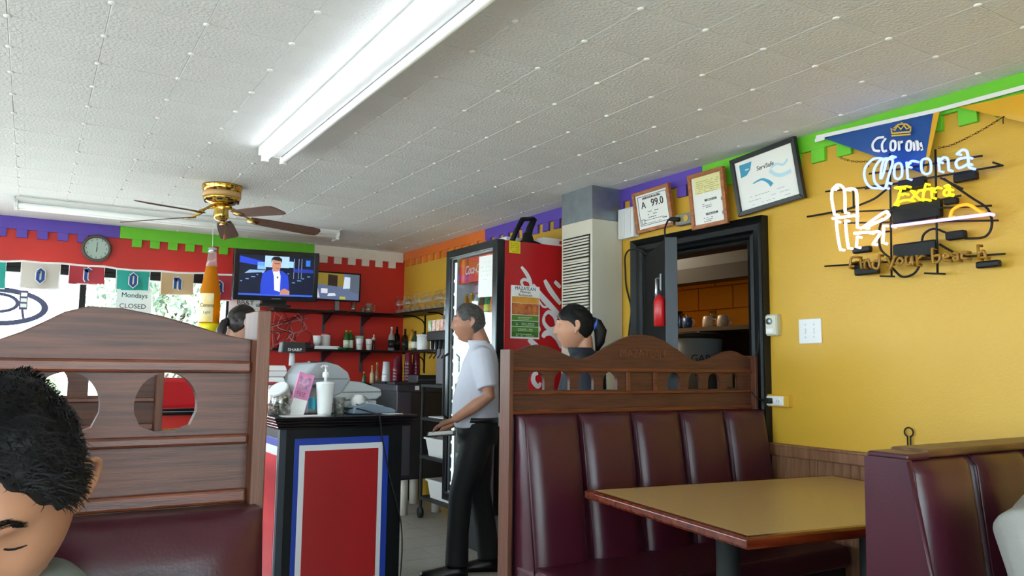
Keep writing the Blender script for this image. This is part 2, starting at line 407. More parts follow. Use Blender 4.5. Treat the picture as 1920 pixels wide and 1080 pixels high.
MB().lathe([(.19, .54), (.203, .55), (.203, .575), (.17, .58), (.17, .55)], 28).build('bin_rim', M_blackm, can, smooth=True)
lettering('GAR', .07, M_ink, can, (.06, -.186, .40), (R(4), 0, .3)); txtlines(3, .07, .012, .025, can, (.055, -.188, .33), seed=61)
lettering('GAR', .09, M_ink, can, (.03, -.174, .16), (R(4), 0, .17))
kc = thing('kitchen_counter', 'low dark kitchen work counter carrying the grey bin', 'counter', (4.02, 4.1, 0))
MB().box(-.25, .25, -.5, .6, .9, .95).build('worktop', M_kb, kc, bevel=.004)
for x in (-.22, .18):
    for y in (-.47, .53): MB().box(x, x+.04, y, y+.04, 0, .9).build('leg', M_kb, kc)
for k, (y, w, h, c) in enumerate(((4.05, .2, .15, '#6b553c'), (3.85, .16, .2, '#80705c'), (3.62, .2, .12, '#54503f'))):
    t = thing('cardboard_box', ('brown cardboard box low on the kitchen shelf', 'taller pale cardboard box on the lower kitchen shelf', 'flat olive carton on the lower kitchen shelf')[k], 'box', (4.42, y, 1.15))
    MB().box(-.1, .1, -w/2, w/2, 0, h).build('carton', mat('carton%d' % k, c, .7), t, bevel=.003); MB().box(-.101, .101, -.02, .02, h-.001, h+.001).build('tape', mat('tape', '#a08a60', .4), t)
kfill = bpy.data.lights.new('kitchen_fill', 'AREA'); kfill.energy = 30; kfill.color = (1, .88, .7); kfill.size = .5  # added area light, no visible source, brightens the hood and kitchen
kl = bpy.data.objects.new('kitchen_fill', kfill); COL.objects.link(kl); kl.location = (3.95, 5.3, 2.46)
# the black swing door, pushed open into the dining room
door = struct(thing('door_1', None, None, (3.30, 3.705, 0), 0)); door.rotation_euler = (0, 0, math.atan2(3.04-3.705, 2.87-3.30))
MB().box(0, .80, -.022, .022, .012, 1.975).build('door_leaf', mat('black_door', '#07080a', .7, spec=.2, var=.2), door, bevel=.004)
MB().box(.796, .806, -.032, .032, .012, 1.975).build('door_edge', mat('slate_edge', '#3a434e', .5), door, bevel=.002)
MB().box(.60, .64, -.03, -.022, 1.62, 1.80).build('push_plate', M_steel, door, bevel=.003)
MB().tube([(.62, -.028, 1.64), (.62, -.05, 1.65), (.62, -.05, 1.77), (.62, -.028, 1.78)], .007, 8).build('pull_handle', M_chrome, door, smooth=True)
ext = thing('fire_extinguisher', 'red fire extinguisher with black valve hanging on the black swing door', 'extinguisher', (3.30, 3.705, 0)); ext.rotation_euler = door.rotation_euler
eM = Matrix.Translation((.757, -.055, 1.50)) @ Matrix.Scale(.66, 4)
MB().lathe([(.04, 0), (.048, .01), (.048, .2), (.04, .23), (.018, .245), (.016, .26)], 20, eM).build('cylinder', mat('extinguisher_red', '#c1161c', .3), ext, smooth=True)
MB().box(-.015, .015, -.012, .012, .25, .29, eM).build('valve', M_blackm, ext); MB().tube([(0, 0, .28), (-.03, 0, .30), (-.06, 0, .285)], .007, 6, M=eM).build('lever', M_blackm, ext)
MB().box(-.02, .02, .03, .05, .12, .14, eM).build('bracket', M_blackm, ext)
# ------------------------------------------------------------------ booths
def arch(cx, z0, w, h, n=22, rb=.0):
    p = [(cx-w/2, z0), (cx+w/2, z0)]
    if rb: p = [(cx-w/2, z0+rb), (cx-w/2+rb*.3, z0+rb*.3), (cx-w/2+rb, z0), (cx+w/2-rb, z0), (cx+w/2-rb*.3, z0+rb*.3), (cx+w/2, z0+rb)]
    zs = z0+h*.45
    return p+[(cx+w/2*math.cos(a), zs+(h*.55)*math.sin(a)) for a in [PI*k/n for k in range(n+1)]]
PROF = [(.02, 1.335), (.07, 1.350), (.115, 1.367), (.16, 1.375), (.21, 1.369), (.27, 1.350), (.33, 1.328), (.38, 1.316), (.42, 1.316), (.47, 1.332), (.55, 1.375), (.63, 1.412), (.70, 1.432), (.77, 1.438)]
PROF += [(1.54-x, z) for x, z in PROF[-2::-1]]
HOLES = (.157, .295, .43, .57, .97, 1.11, 1.245, 1.383)
def divider(label, loc, wm, rm, hw=.085, rb=.0, carved=True, PROF=PROF, HOLES=HOLES):
    t = thing('booth_divider', label, 'divider', loc)
    MB().prism([(.02, 1.272)]+[(1.52, 1.272)]+PROF[::-1], -.010, .010).build('scalloped_board', wm, t, bevel=.002)
    MB().prism([(.02, 1.165), (1.52, 1.165), (1.52, 1.272), (.02, 1.272)], -.009, .009, [arch(x, 1.176, hw, .082, rb=rb)[::-1] for x in HOLES]).build('pierced_board', wm, t)
    MB().box(.02, 1.52, -.009, .009, 1.07, 1.165).build('lower_board', wm, t)
    for z0, z1, d in ((1.258, 1.276, .020), (1.155, 1.170, .018), (1.072, 1.092, .020)):
        MB().box(.02, 1.52, -d, d, z0, z1).build('rail', rm, t, bevel=.004)
    for x in (.675, .845): MB().box(x-.012, x+.012, -.016, -.009, 1.17, 1.26).build('panel_moulding', rm, t, bevel=.003)
    for x in (0, 1.52): MB().box(x, x+.02, -.040, .040, 0, 1.350).build('post', M_post, t, bevel=.002)
    if carved:
        lettering('MAZATLAN', .055, mat('carved_letter', '#6a3c26', .5), t, (.77, -.0105, 1.345), name='carved_lettering', ext=.002)
    return t
def bench(label, loc, rz=0, n=5, L=1.50, wood_cap=False, group=None, lean=.09, zt=1.072):
    """upholstered bench facing local -y, back plane at local y=0, left end at x=0"""
    t = thing('booth_bench', label, 'bench', loc, rz, group)
    w = L/n; cm = None
    for k in range(n):
        if cm is None:
            b = MB(); rings = []
            zs = [(.40, 0), (.43, .012), (.50, .018), (.7, .020), (.9, .018), (1.02, .012), (zt-.012, .0), (zt, -.03)]
            for z, bul in zs:
                f = (z-.4)/(zt-.4); yb = -.03-lean*(1-f)-.06
                ring = []
                for i in range(13):
                    u = i/12; e = (1-abs(2*u-1)**5)
                    ring.append((.002+u*(w-.004), yb+.028*(1-e)-bul*e, z))
                ring += [(w-.002, -.005, z), (.002, -.005, z)]
                rings.append(ring)
            b.loft(rings); cm = b.build('back_cushion', M_vinyl, t, smooth=True); o = cm
        else: o = cm.copy(); COL.objects.link(o); o.parent = t
        o.location = (k*w, 0, 0)
        MB().tube([(k*w+.001, -.092-lean, .42), (k*w+.001, -.093, zt-.03), (k*w+.001, -.07, zt-.002)], .004, 6).build('piping', M_vinyl, t, smooth=True)
    MB().box(0, L, -.56, -.02, .38, .475).build('seat_cushion', M_vinyl, t, bevel=.03, seg=4)
    MB().box(.01, L-.01, -.52, -.02, .0, .38).build('bench_base', M_blackm, t)
    MB().box(0, L, -.006, .03, .0, zt-.004).build('back_panel', M_vinyl, t, bevel=.004)
    if wood_cap:
        MB().box(.10, L, -.075, .03, zt-.002, zt+.018).build('wood_cap', wood('cap_wood', '#6a4425', '#452a14', .4, (3, 14, 14), 3), t, bevel=.006)
        MB().box(0, .10, -.08, .032, zt-.006, zt+.012).build('end_cap', M_vinyl, t, bevel=.008, seg=3)
        b = MB(); b.prism([(-.035, .0), (-.185, .0), (-.20, .42), (-.088, zt), (.03, zt), (.045, 0)], 0, .012, M=Matrix.Rotation(PI/2, 4, 'Z')); b.build('end_panel', M_vinyl, t, bevel=.004)
        for yy, zz in ((-.09, -.19),): MB().tube([(-.013, -.088, zt-.004), (-.013, -.20, .44)], .004, 6).build('piping', M_vinyl, t, smooth=True)
    return t
dv2 = divider('dark wooden booth divider with carved town name and arched holes, beside the kitchen door', (1.735, 2.86, 0), M_wood, M_rail)
bench('maroon vinyl booth bench with channelled back under the carved divider', (1.765, 2.84, 0))
PROF2 = [(1.0, 1.335), (1.05, 1.31), (1.10, 1.294), (1.15, 1.288), (1.206, 1.300), (1.228, 1.310), (1.251, 1.323), (1.275, 1.338), (1.303, 1.347), (1.345, 1.346), (1.393, 1.338), (1.429, 1.329), (1.467, 1.318), (1.497, 1.311), (1.52, 1.308)]
PROF2 = [(1.54-x, z) for x, z in PROF2[::-1]]+[(.63, 1.385), (.70, 1.415), (.77, 1.425), (.84, 1.415), (.91, 1.385)]+PROF2
HOLES2 = (.133, .255, .38, .50, 1.04, 1.16, 1.283, 1.407)
dv1 = divider('worn wooden booth divider with scalloped top behind the dark-haired man', (-1.24, 1.20, 0), M_wood_old, M_rail, .082, .028, False, PROF2, HOLES2)
bench('maroon vinyl booth bench where the dark-haired man sits', (-1.21, 1.18, 0))
divider('dark wooden booth divider glimpsed through the holes of the worn one', (-1.19, 2.60, 0), M_wood, M_rail, carved=False)
bench('maroon booth bench hidden behind the worn divider', (-1.16, 2.58, 0))
bench('maroon vinyl booth bench with wooden cap on its back, by the yellow wall', (1.85, 1.215, 0), n=5, L=1.45, wood_cap=True, lean=.06, zt=1.058)

# table of the right booth
tb = thing('booth_table', 'tan laminate booth table with varnished wooden edge', 'table', (2.508, 1.975, 0), R(-7.9))
a, b_ = .66, .477; top = MB(); top.box(-a+.028, a-.028, -b_+.028, b_-.028, .752, .7905); top.build('table_top', M_tan, tb)
for k, (P, Q) in enumerate((((-a, -b_), (a, -b_)), ((a, -b_), (a, b_)), ((a, b_), (-a, b_)), ((-a, b_), (-a, -b_)))):
    P = Vector((*P, 0)); Q = Vector((*Q, 0)); d = (Q-P).normalized(); n = Vector((-d.y, d.x, 0))
    rings = []
    for X, sg in ((P, 1), (Q, -1)):
        rings.append([tuple(X+n*q+d*sg*q+Vector((0, 0, z))) for q, z in ((.0, .764), (.004, .756), (.028, .752), (.028, .7905), (.007, .7905), (0, .783))])
    MB().loft(rings).build('table_edge', M_edge, tb, bevel=.002)
for x in (-.34, .36):
    pd = MB().lathe([(.042, .03), (.042, .74)], 20).build('pedestal', M_blackm, tb, (x, 0, 0), smooth=True)
    MB().box(-.13, .13, -.13, .13, .735, .752).build('mount_plate', M_blackm, pd)
    f = MB(); f.box(-.28, .28, -.03, .03, 0, .035); f.box(-.03, .03, -.28, .28, 0, .0349); f.build('foot', M_blackm, pd, bevel=.008)

# fluorescent fixtures
M_tube_on = mat('lit_tube', '#f6fbff', .3, emit=5.0)
M_tube_off = mat('unlit_tube', '#f2f4f5', .25)
M_fix = mat('white_enamel', '#eef0f0', .3)
def fixture(label, loc, rz, L, on):
    t = thing('fluorescent_fixture', label, 'ceiling light', loc, rz)
    b = MB(); b.loft([[(-.085, y, 0), (-.085, y, -.018), (-.03, y, -.045), (.03, y, -.045), (.085, y, -.018), (.085, y, 0)][::-1] for y in (0, L)]); b.build('housing', M_fix, t, bevel=.002)
    for k, x in enumerate((-.052, .052)):
        tt = MB().tube([(x, .025, -.058), (x, L-.025, -.058)], .019, 14).build('tube', M_tube_on if (on and k == 0) else M_tube_off, t, smooth=True)
        for y in (.012, L-.012):
            MB().box(x-.02, x+.02, y-.012, y+.012, -.082, -.02).build('lamp_holder', M_white, t, bevel=.004)
    for y in (0, L-.006): MB().box(-.085, .085, y, y+.006, -.048, 0).build('end_plate', M_fix, t)
    return t
fixture('long twin-tube fluorescent light running along the ceiling towards the fan', (1.085, 1.86, CZ), 0, 2.44, True)
fixture('white twin-tube fluorescent fixture close to the red wall', (2.27, 6.68, CZ), PI/2, 2.44, False)

# ceiling fan
fan = thing('ceiling_fan', 'brass ceiling fan with five brown wooden blades and pull chain', 'ceiling fan', (1.03, 5.4, CZ))
MB().lathe([(.128, 0), (.130, -.012), (.124, -.018), (.128, -.028), (.122, -.034), (.122, -.062)], 32).build('canopy', M_brass, fan, smooth=True)
MB().lathe([(.123, -.05), (.123, -.082)], 32).build('band', mat('tan_band', '#d9b07a', .4), fan, smooth=True)
MB().lathe([(.122, -.08), (.115, -.10), (.10, -.115), (.075, -.125), (.06, -.13)], 32).build('motor_housing', M_brass, fan, smooth=True)
for k in range(10):
    a = k*PI/5; MB().cbox((0, 0, 0), (.035, .006, .013), Matrix.Translation((.108*math.cos(a), .108*math.sin(a), -.108)) @ Matrix.Rotation(a+PI/2, 4, 'Z')).build('vent_slot', M_blackm, fan)
MB().lathe([(.05, -.13), (.052, -.155), (.045, -.17), (.047, -.175), (.05, -.215), (.036, -.235), (.008, -.243)], 24).build('switch_housing', M_brass, fan, smooth=True)
MB().tube([(.02, -.045, -.225), (.021, -.046, -.335)], .0016, 5).build('pull_chain', M_brass, fan)
MB().lathe([(.004, -.375), (.009, -.37), (.008, -.345), (.003, -.335)], 10, Matrix.Translation((.021, -.046, 0))).build('pull_knob', M_oak, fan, smooth=True)
M_blade = wood('blade_wood', '#6e4636', '#4c2f25', .75, (2, 30, 30), 3)
for k in range(5):
    a = R(1+72*k); Mx = Matrix.Rotation(a, 4, 'Z') @ Matrix.Translation((0, 0, -.20)) @ Matrix.Rotation(R(4), 4, 'Y') @ Matrix.Rotation(R(-13), 4, 'X')
    out = [(.19, -.045), (.30, -.056), (.62, -.066), (.665, -.058), (.68, -.03), (.68, .03), (.665, .058), (.62, .066), (.30, .056), (.19, .045)]
    MB().loft([[Mx @ Vector((x, y, z)) for x, y in out] for z in (-.003, .003)]).build('blade', M_blade, fan)
    ir = MB(); Mr = Matrix.Rotation(a, 4, 'Z')
    ir.tube(cat_([(.045, .0, -.15), (.10, .008, -.155), (.14, -.006, -.185), (.19, 0, -.206)], 5), [.008]*16, 8, M=Mr)
    ir.loft([[Mx @ Vector((.215+.042*math.cos(q*PI/6), .034*math.sin(q*PI/6), z)) for q in range(12)] for z in (-.009, -.003)])
    ir.build('blade_iron', M_brass, fan, smooth=True)
# ------------------------------------------------------------------ things on the right wall (local x = -Y, front = -y)
RW = -PI/2
def rw(name, label, cat, y, z, proud=0, group=None): return thing(name, label, cat, (XR-proud, y, z), RW, group)
# wall certificates
def picture(name, label, y0, y1, z0, z1, fm, fw, tilt, roll=0, proud=.012, mat_in=M_paper):
    cy, cz = (y0+y1)/2, (z0+z1)/2; w, h = abs(y1-y0), z1-z0
    t = thing(name, label, 'picture frame', (XR-proud-.018-h/2*math.sin(tilt), cy, cz)); t.rotation_euler = Euler((tilt, roll, RW), 'XYZ')
    t.rotation_mode = 'XYZ'
    M = Matrix.Rotation(RW, 4, 'Z') @ Matrix.Rotation(roll, 4, 'Y') @ Matrix.Rotation(tilt, 4, 'X'); t.rotation_euler = M.to_euler()
    for nm, pts in (('frame_rail', [(-w/2, -h/2), (w/2, -h/2), (w/2-fw, -h/2+fw), (-w/2+fw, -h/2+fw)]), ('frame_rail', [(w/2, h/2), (-w/2, h/2), (-w/2+fw, h/2-fw), (w/2-fw, h/2-fw)]),
                    ('frame_stile', [(-w/2, h/2), (-w/2, -h/2), (-w/2+fw, -h/2+fw), (-w/2+fw, h/2-fw)]), ('frame_stile', [(w/2, -h/2), (w/2, h/2), (w/2-fw, h/2-fw), (w/2-fw, -h/2+fw)])):
        MB().prism(pts, -.014, .012).build(nm, fm, t, bevel=.003)
    MB().box(-w/2+fw*.7, w/2-fw*.7, -.002, .010, -h/2+fw*.7, h/2-fw*.7).build('sheet', mat_in, t)
    return t, w-2*fw, h-2*fw
t, w, h = picture('grade_certificate', 'oak-framed restaurant grade sheet reading A 99.0 above the doorway', 3.785, 3.447, 2.143, 2.405, M_oak, .022, R(9), R(-1.5))
MB().frame(-w/2+.018, w/2-.012, -h/2+.02, h/2-.012, .003, -.0035, -.002).build('printed_border', mat('navy_ink', '#25305a', .7), t)
lettering('SANITATION RATING', .020, M_ink, t, (0, -.004, h/2-.028), sx=.85); lettering('A', .062, M_ink, t, (-w*.27, -.004, .038)); lettering('99.0', .066, M_ink, t, (w*.16, -.004, .040), sx=1.0)
txtlines(3, .10, .004, .018, t, (0, -.003, -.01), seed=4); txtlines(2, .17, .003, .02, t, (0, -.003, -.06), seed=5, fill=.95)
MB().frame(-.015, .015, -.015, .015, .003, -.0035, -.002).build('seal', M_ink, t, (-w/2+.045, 0, -h/2+.045)); txtlines(1, .05, .006, .02, t, (w/2-.06, -.003, -h/2+.04), seed=8)
t, w, h = picture('licence_certificate', 'tall oak-framed licence with yellow form and two white slips', 3.275, 2.998, 2.088, 2.412, M_oak, .024, R(6), R(-.5), .03)
MB().box(-w/2+.02, w/2, -.004, -.002, .04, h/2).build('yellow_form', mat('pale_yellow_paper', '#e6e0a4', .8), t)
txtlines(7, w*.75, .0025, .011, t, (.01, -.0046, h/2-.03), mat('grey_ink', '#8a8452', .8), seed=11)
for z in (-.005, -.085):
    lettering('98212939598', .020, M_ink, t, (.02, -.003, z), sx=.85); txtlines(3, .07, .003, .010, t, (-.01, -.003, z-.022), seed=int(z*1000))
    MB().box(w/2-.016, w/2-.004, -.003, -.002, z-.02, z).build('stamp', mat('grey_print', '#777c84', .8), t)
t, w, h = picture('training_certificate', 'black-framed white and blue training certificate tilted on the wall', 2.95, 2.515, 2.130, 2.452, mat('black_frame', '#15181d', .3), .026, R(7), R(-4.2), .012)
M_cb = mat('certificate_blue', '#3d9cc4', .6); M_cl = mat('certificate_pale_blue', '#bfe0ee', .6)
MB().prism([(-w/2+.03, h/2-.02), (-w/2+.03, h/2-.09), (-w/2+.07, h/2-.085), (-w/2+.10, h/2-.06), (-w/2+.115, h/2-.02)][::-1], -.0035, -.002).build('blue_badge', M_cb, t)
lettering('ServSafe', .034, mat('slate_ink', '#4c5a66', .7), t, (.005, -.003, h/2-.07), shear=.2)
txtlines(1, .05, .006, .02, t, (-w/2+.068, -.0038, h/2-.058), M_paper, seed=23)
MB().ribbon(cat_([(-.09, -.005), (-.03, .002), (.01, -.02), (.03, -.045)]), [.004+.0012*i for i in range(19)], -.0035, -.002).build('swoosh', M_cb, t)
MB().ribbon(cat_([(.03, .035), (.06, .005), (.10, -.01), (.16, -.005)]), [.02]*19, -.003, -.002).build('swoosh', M_cl, t)
MB().ribbon(cat_([(.04, .045), (.08, .055), (.12, .04), (.15, .06)]), [.012]*19, -.003, -.002).build('swoosh', M_cl, t)
txtlines(3, w*.7, .003, .022, t, (0, -.003, -.075), mat('pale_ink', '#a9b4bd', .8), seed=21, fill=.6)
# door chime, surface outlet with plug and cord
t = rw('door_chime', 'white louvred door chime box beside the metal duct', 'chime', 3.88, 2.225)
MB().box(-.078, .078, -.055, 0, -.1, .1).build('chime_body', M_white, t, bevel=.006)
for x in (-.03, .03): MB().box(x-.025, x+.025, -.060, -.054, -.092, .092).build('chime_panel', mat('soft_white', '#dcdde0', .5), t, bevel=.003)
t = rw('outlet_box', 'grey surface-mounted outlet box between the oak frames', 'outlet', 3.352, 2.170)
MB().box(-.07, .07, -.05, 0, -.033, .033).build('box_body', mat('outlet_grey', '#8e8c88', .5, .3), t, bevel=.004)
MB().box(-.06, .06, -.054, -.049, -.026, .026).build('cover_plate', M_steel, t, bevel=.002)
for x in (-.028, .028): MB().lathe([(.019, 0), (.019, .006)], 16, Matrix.Translation((x, -.053, 0)) @ Matrix.Rotation(PI/2, 4, 'X')).build('socket', mat('yellow_socket', '#cfa83a', .5), t)
MB().box(.07, .12, -.05, 0, -.028, .028).build('side_box', mat('maroon_box', '#3b1418', .5), t, bevel=.003)
t = rw('extension_cable', 'black cord drooping from the outlet box plug down beside the door casing', 'cable', 3.38, 2.17)
MB().tube([(0, -.055, 0), (-.008, -.075, 0), (-.03, -.095, .004), (-.05, -.10, 0)], [.016, .015, .012, .006], 10).build('plug', M_blackm, t, smooth=True)
MB().tube(cat_([(-.05, -.10, 0), (-.09, -.09, -.045), (-.12, -.065, -.12), (-.19, -.058, -.175), (-.28, -.056, -.18), (-.36, -.055, -.135), (-.46, -.05, -.125), (-.52, -.04, -.16), (-.545, -.02, -.24), (-.545, -.012, -.36), (-.50, -.01, -.50), (-.515, -.01, -.62), (-.53, -.01, -.72)]), .0055, 8).build('cable', M_blackm, t, smooth=True)
# thermostat, switch, receptacle, hook, thin sign cable
t = rw('thermostat', 'small ivory thermostat with round dial at the door casing', 'thermostat', 2.745, 1.512)
MB().box(-.045, .045, -.03, 0, -.058, .055).build('thermostat_base', mat('aged_ivory', '#b9b49c', .5), t, bevel=.004)
MB().box(-.036, .036, -.036, -.029, -.05, .047).build('thermostat_face', mat('ivory', '#dcd9cc', .45), t, bevel=.003)
MB().lathe([(.017, 0), (.017, .008), (.013, .011)], 20, Matrix.Translation((0, -.036, .018)) @ Matrix.Rotation(PI/2, 4, 'X')).build('dial', M_steel, t, smooth=True)
MB().box(-.022, .022, -.0375, -.036, -.042, -.02).build('thermostat_label', M_paper, t)
t = rw('light_switch', 'white double light switch plate on the yellow wall', 'switch', 2.52, 1.472)
MB().box(-.066, .066, -.008, 0, -.062, .062).build('switch_plate', M_white, t, bevel=.004)
for x in (-.025, .025):
    MB().box(x-.005, x+.005, -.016, -.008, -.012, .014).build('toggle', M_white, t, bevel=.002)
    for z in (-.03, .032): MB().lathe([(.0035, 0), (.0035, .0015)], 10, Matrix.Translation((x, -.0078, z)) @ Matrix.Rotation(PI/2, 4, 'X')).build('screw', M_steel, t)
t = rw('wall_receptacle', 'white receptacle on a yellow-painted box low beside the door', 'outlet', 2.712, 1.118)
MB().box(-.07, .073, -.035, 0, -.03, .033).build('painted_box', M_yel, t, bevel=.004)
MB().box(-.062, .045, -.041, -.034, -.024, .024).build('receptacle_plate', M_white, t, bevel=.003)
for x in (-.03, .016):
    s_ = MB().lathe([(.015, 0), (.015, .004)], 14, Matrix.Translation((x, -.041, 0)) @ Matrix.Rotation(PI/2, 4, 'X')).build('socket', M_white, t)
    for q in (-.005, .005): MB().box(x-.001+q, x+.001+q, -.0458, -.045, -.006, .004).build('slot', M_blackm, s_)
t = rw('appliance_cord', 'black cord plugged in low beside the door casing', 'cord', 2.742, 1.118)
MB().box(-.02, .015, -.075, -.043, -.014, .014).build('plug', M_blackm, t, bevel=.005)
MB().tube(cat_([(-.015, -.07, 0), (-.08, -.07, .02), (-.13, -.06, .09), (-.11, -.055, .18), (-.07, -.055, .26), (-.055, -.055, .36)]), .004, 7).build('cable', M_blackm, t, smooth=True)
t = rw('wall_hook', 'black iron ring hanger on the yellow wall above the booth', 'hook', 2.02, .99)
MB().tube([(.02*math.cos(a), -.012, .02+.02*math.sin(a)) for a in [R(-70)+R(320)*k/20 for k in range(21)]], .0035, 8).build('ring', M_blackm, t, smooth=True)
for x in (-.007, .007): MB().tube([(x, -.012, .002), (x, -.012, -.11)], .003, 6).build('stem', M_blackm, t, smooth=True)

# neon beer sign
NE_BLUE = [[(-50,237),(-84,240),(-120,215),(-131,180),(-123,141),(-99,111),(-61,100)],[(-17,229),(-51,226),(-78,197),(-85,162),(-74,123),(-37,93),(-17,116)],[(7,233),(-18,216),(-34,169),(-51,141),(-45,190),(-31,228)],[(-3,230),(10,207),(-9,155),(-30,96)],[(19,185),(38,194),(51,178),(49,134),(30,124),(15,141),(19,185)],[(74,190),(76,115)],[(78,170),(92,189),(110,187)],[(141,180),(163,186),(179,171),(179,128),(160,119),(141,136),(141,180)],[(214,176),(216,120)],[(216,160),(234,174),(253,163),(255,116)],[(292,177),(314,188),(332,178),(336,148),(337,115),(345,105)],[(337,152),(299,153),(286,139),(297,115),(335,125)]]
NE_YEL = [[(15,87),(70,83)],[(44,81),(26,31),(10,12)],[(32,55),(59,52)],[(12,14),(49,23),(76,21)],[(88,60),(125,14)],[(126,55),(85,19)],[(155,77),(140,19),(156,8)],[(132,53),(167,53)],[(178,55),(179,12)],[(180,40),(205,52)],[(235,51),(254,49),(253,10)],[(253,35),(236,34),(230,20),(241,9),(254,15)]]
NE_WHT = [[(-299,143),(-306,101),(-293,17)],[(-291,148),(-272,157),(-249,146),(-235,116),(-236,17)],[(-225,126),(-191,122),(-172,91),(-176,-63)],[(-304,0),(-189,-5)],[(-285,-18),(-278,-95),(-268,-155)],[(-236,-21),(-232,-92),(-225,-153)],[(-148,-67),(-41,-15),(-23,-21),(-28,-40),(-136,-69)],[(-177,-107),(-184,-154)],[(-192,-88),(-122,-93)],[(-115,-97),(-64,-102),(-100,-151)],[(-44,-73),(-52,-153)]]
NE_BAR = [[(-6,-83),(408,-96)]]
NE_SUN = [[(252,-81),(263,-55),(294,-42),(333,-47),(371,-80)]]
NE_AMB = [[(-179,-201),(-211,-202),(-221,-247)],[(-216,-224),(-190,-223)],[(-166,-216),(-163,-253)],[(-146,-218),(-145,-255)],[(-144,-230),(-127,-218),(-117,-253)],[(-71,-204),(-77,-260),(-99,-260),(-105,-241),(-93,-229),(-76,-232)],[(-35,-222),(-21,-250)],[(0,-220),(-21,-268),(-34,-269)],[(25,-229),(38,-242),(26,-258),(12,-245),(25,-229)],[(52,-228),(55,-258),(71,-260),(79,-229),(82,-266)],[(101,-229),(103,-268)],[(102,-244),(123,-232)],[(169,-207),(173,-263),(196,-261),(199,-238),(175,-238)],[(217,-251),(237,-247),(230,-232),(217,-238),(219,-259),(237,-264)],[(257,-237),(273,-237),(275,-267)],[(274,-249),(258,-254),(263,-267),(274,-263)],[(310,-237),(293,-241),(293,-261),(311,-264)],[(357,-215),(358,-271)],[(359,-249),(378,-242),(384,-270)]]
NE_RODS = [[(-126,184),(374,156)],[(-149,119),(448,99)],[(-359,145),(124,101)],[(-276,29),(399,-56)],[(-267,-25),(422,-120)],[(-377,-221),(441,-257)],[(-187,-89),(-30,-98)],[(-21,257),(-39,-301)],[(186,226),(168,-308)],[(-91,-296),(-25,-303)],[(115,-303),(201,-314)],[(415,118),(451,97)],[(-210,121),(-215,37)],[(284,6),(172,5)],[(202,98),(290,34)]]
NE_BOX = [[(-26,14),(194,-67)],[(-28,-160),(166,-232)],[(252,104),(347,65)],[(7,124),(131,73)],[(-230,-148),(-140,-178)],[(326,-276),(416,-305)],[(-223,-228),(-105,-282)],[(206,7),(263,-21)]]
NE_CAB = [[(-488,44),(-374,43),(-265,44),(-161,60),(-110,74),(-60,102)],[(202,98),(312,-4),(375,-64),(387,-131),(358,-175),(280,-172)],[(94,-172),(105,-130),(149,-111),(199,-135),(232,-149)],[(172,-182),(229,-223),(276,-245)],[(-75,-23),(-101,-74),(-100,-165),(-54,-215)],[(-46,-261),(-2,-305),(53,-297),(86,-257)]]
sign = thing('neon_sign', 'lit neon beer sign with beach chair, setting sun and black wire frame', 'neon sign', (3.22, 2.0, 2.0), RW)
def neon(name, strokes, m, r, y=0):
    for s in strokes:
        cl = len(s) > 3 and s[0] == s[-1]; p = s[:-1] if cl else s
        pts = cat_([(a/1000, b/1000) for a, b in p], 5, cl) if len(p) > 2 else [(a/1000, b/1000) for a, b in p]
        q = [(a, y, b) for a, b in pts]
        if not cl: q = [(q[0][0], y+.03, q[0][2])]+q+[(q[-1][0], y+.03, q[-1][2])]
        MB().tube(q, r, 8, cl).build(name, m, sign, smooth=True)
neon('blue_letter_tube', NE_BLUE, mat('neon_blue', '#7c92ff', .3, emit=2.2), .0055)
neon('yellow_letter_tube', NE_YEL, mat('neon_yellow', '#f5e71a', .3, emit=1.5), .005)
neon('chair_tube', NE_WHT, mat('neon_white', '#fff4f2', .3, emit=1.8), .0066)
neon('horizon_tube', NE_BAR, mat('neon_violet', '#a792ff', .3, emit=2.2), .007)
neon('sun_tube', NE_SUN, mat('neon_orange', '#ff8c14', .3, emit=1.3), .0065)
neon('unlit_letter_tube', NE_AMB, mat('unlit_amber_tube', '#a8761c', .25, var=.2), .0062)
for s in NE_RODS: MB().tube([(a/1000, .03+.006*(i % 2), b/1000) for i, (a, b) in enumerate(s)], .0045, 6).build('frame_rod', M_blackm, sign, smooth=True)
for (x0, z0), (x1, z1) in NE_BOX: MB().box(min(x0, x1)/1000, max(x0, x1)/1000, .03, .062, min(z0, z1)/1000, max(z0, z1)/1000).build('transformer', M_black, sign, bevel=.008, seg=3)
for s in NE_CAB: MB().tube(cat_([(a/1000, .055, b/1000) for a, b in s], 5), .005, 6).build('sign_cable', M_blackm, sign, smooth=True)
MB().box(.205, .285, .035, .07, -.172, -.135).build('power_plug', M_blackm, sign, bevel=.008)
CHAIN = [[(-297,305),(-218,267),(-137,249)],[(179,236),(239,234),(297,246),(354,262),(401,278),(455,300)]]
ln = MB()
lnk = MB().tube([(.007*math.cos(a), 0, .004*math.sin(a)) for a in [k*PI/4 for k in range(8)]], .0012, 4, True)
def chain(pts, name, label):
    t = thing(name, label, 'chain', (3.27, 2.0, 2.0), RW); P = cat_([(a/1000, b/1000) for a, b in pts], 16); d = 0; k = 0; first = None
    for p, q in zip(P[:-1], P[1:]):
        L = math.hypot(q[0]-p[0], q[1]-p[1]); d += L
        while d > .0115:
            d -= .0115; a = math.atan2(q[1]-p[1], q[0]-p[0])
            if first is None: o = lnk.build('chain_link', mat('rusty_iron', '#4a2c18', .6, .6), t, smooth=True); first = o
            else: o = first.copy(); COL.objects.link(o); o.parent = t
            o.location = (q[0], 0, q[1]); o.rotation_euler = (PI/2*(k % 2), -a, 0); k += 1
    x, z = P[-1]; MB().tube([(x, .05, z+.004), (x, 0, z), (x, -.004, z-.012), (x, -.004, z-.03)], .002, 6).build('wall_hook', M_blackm, t)
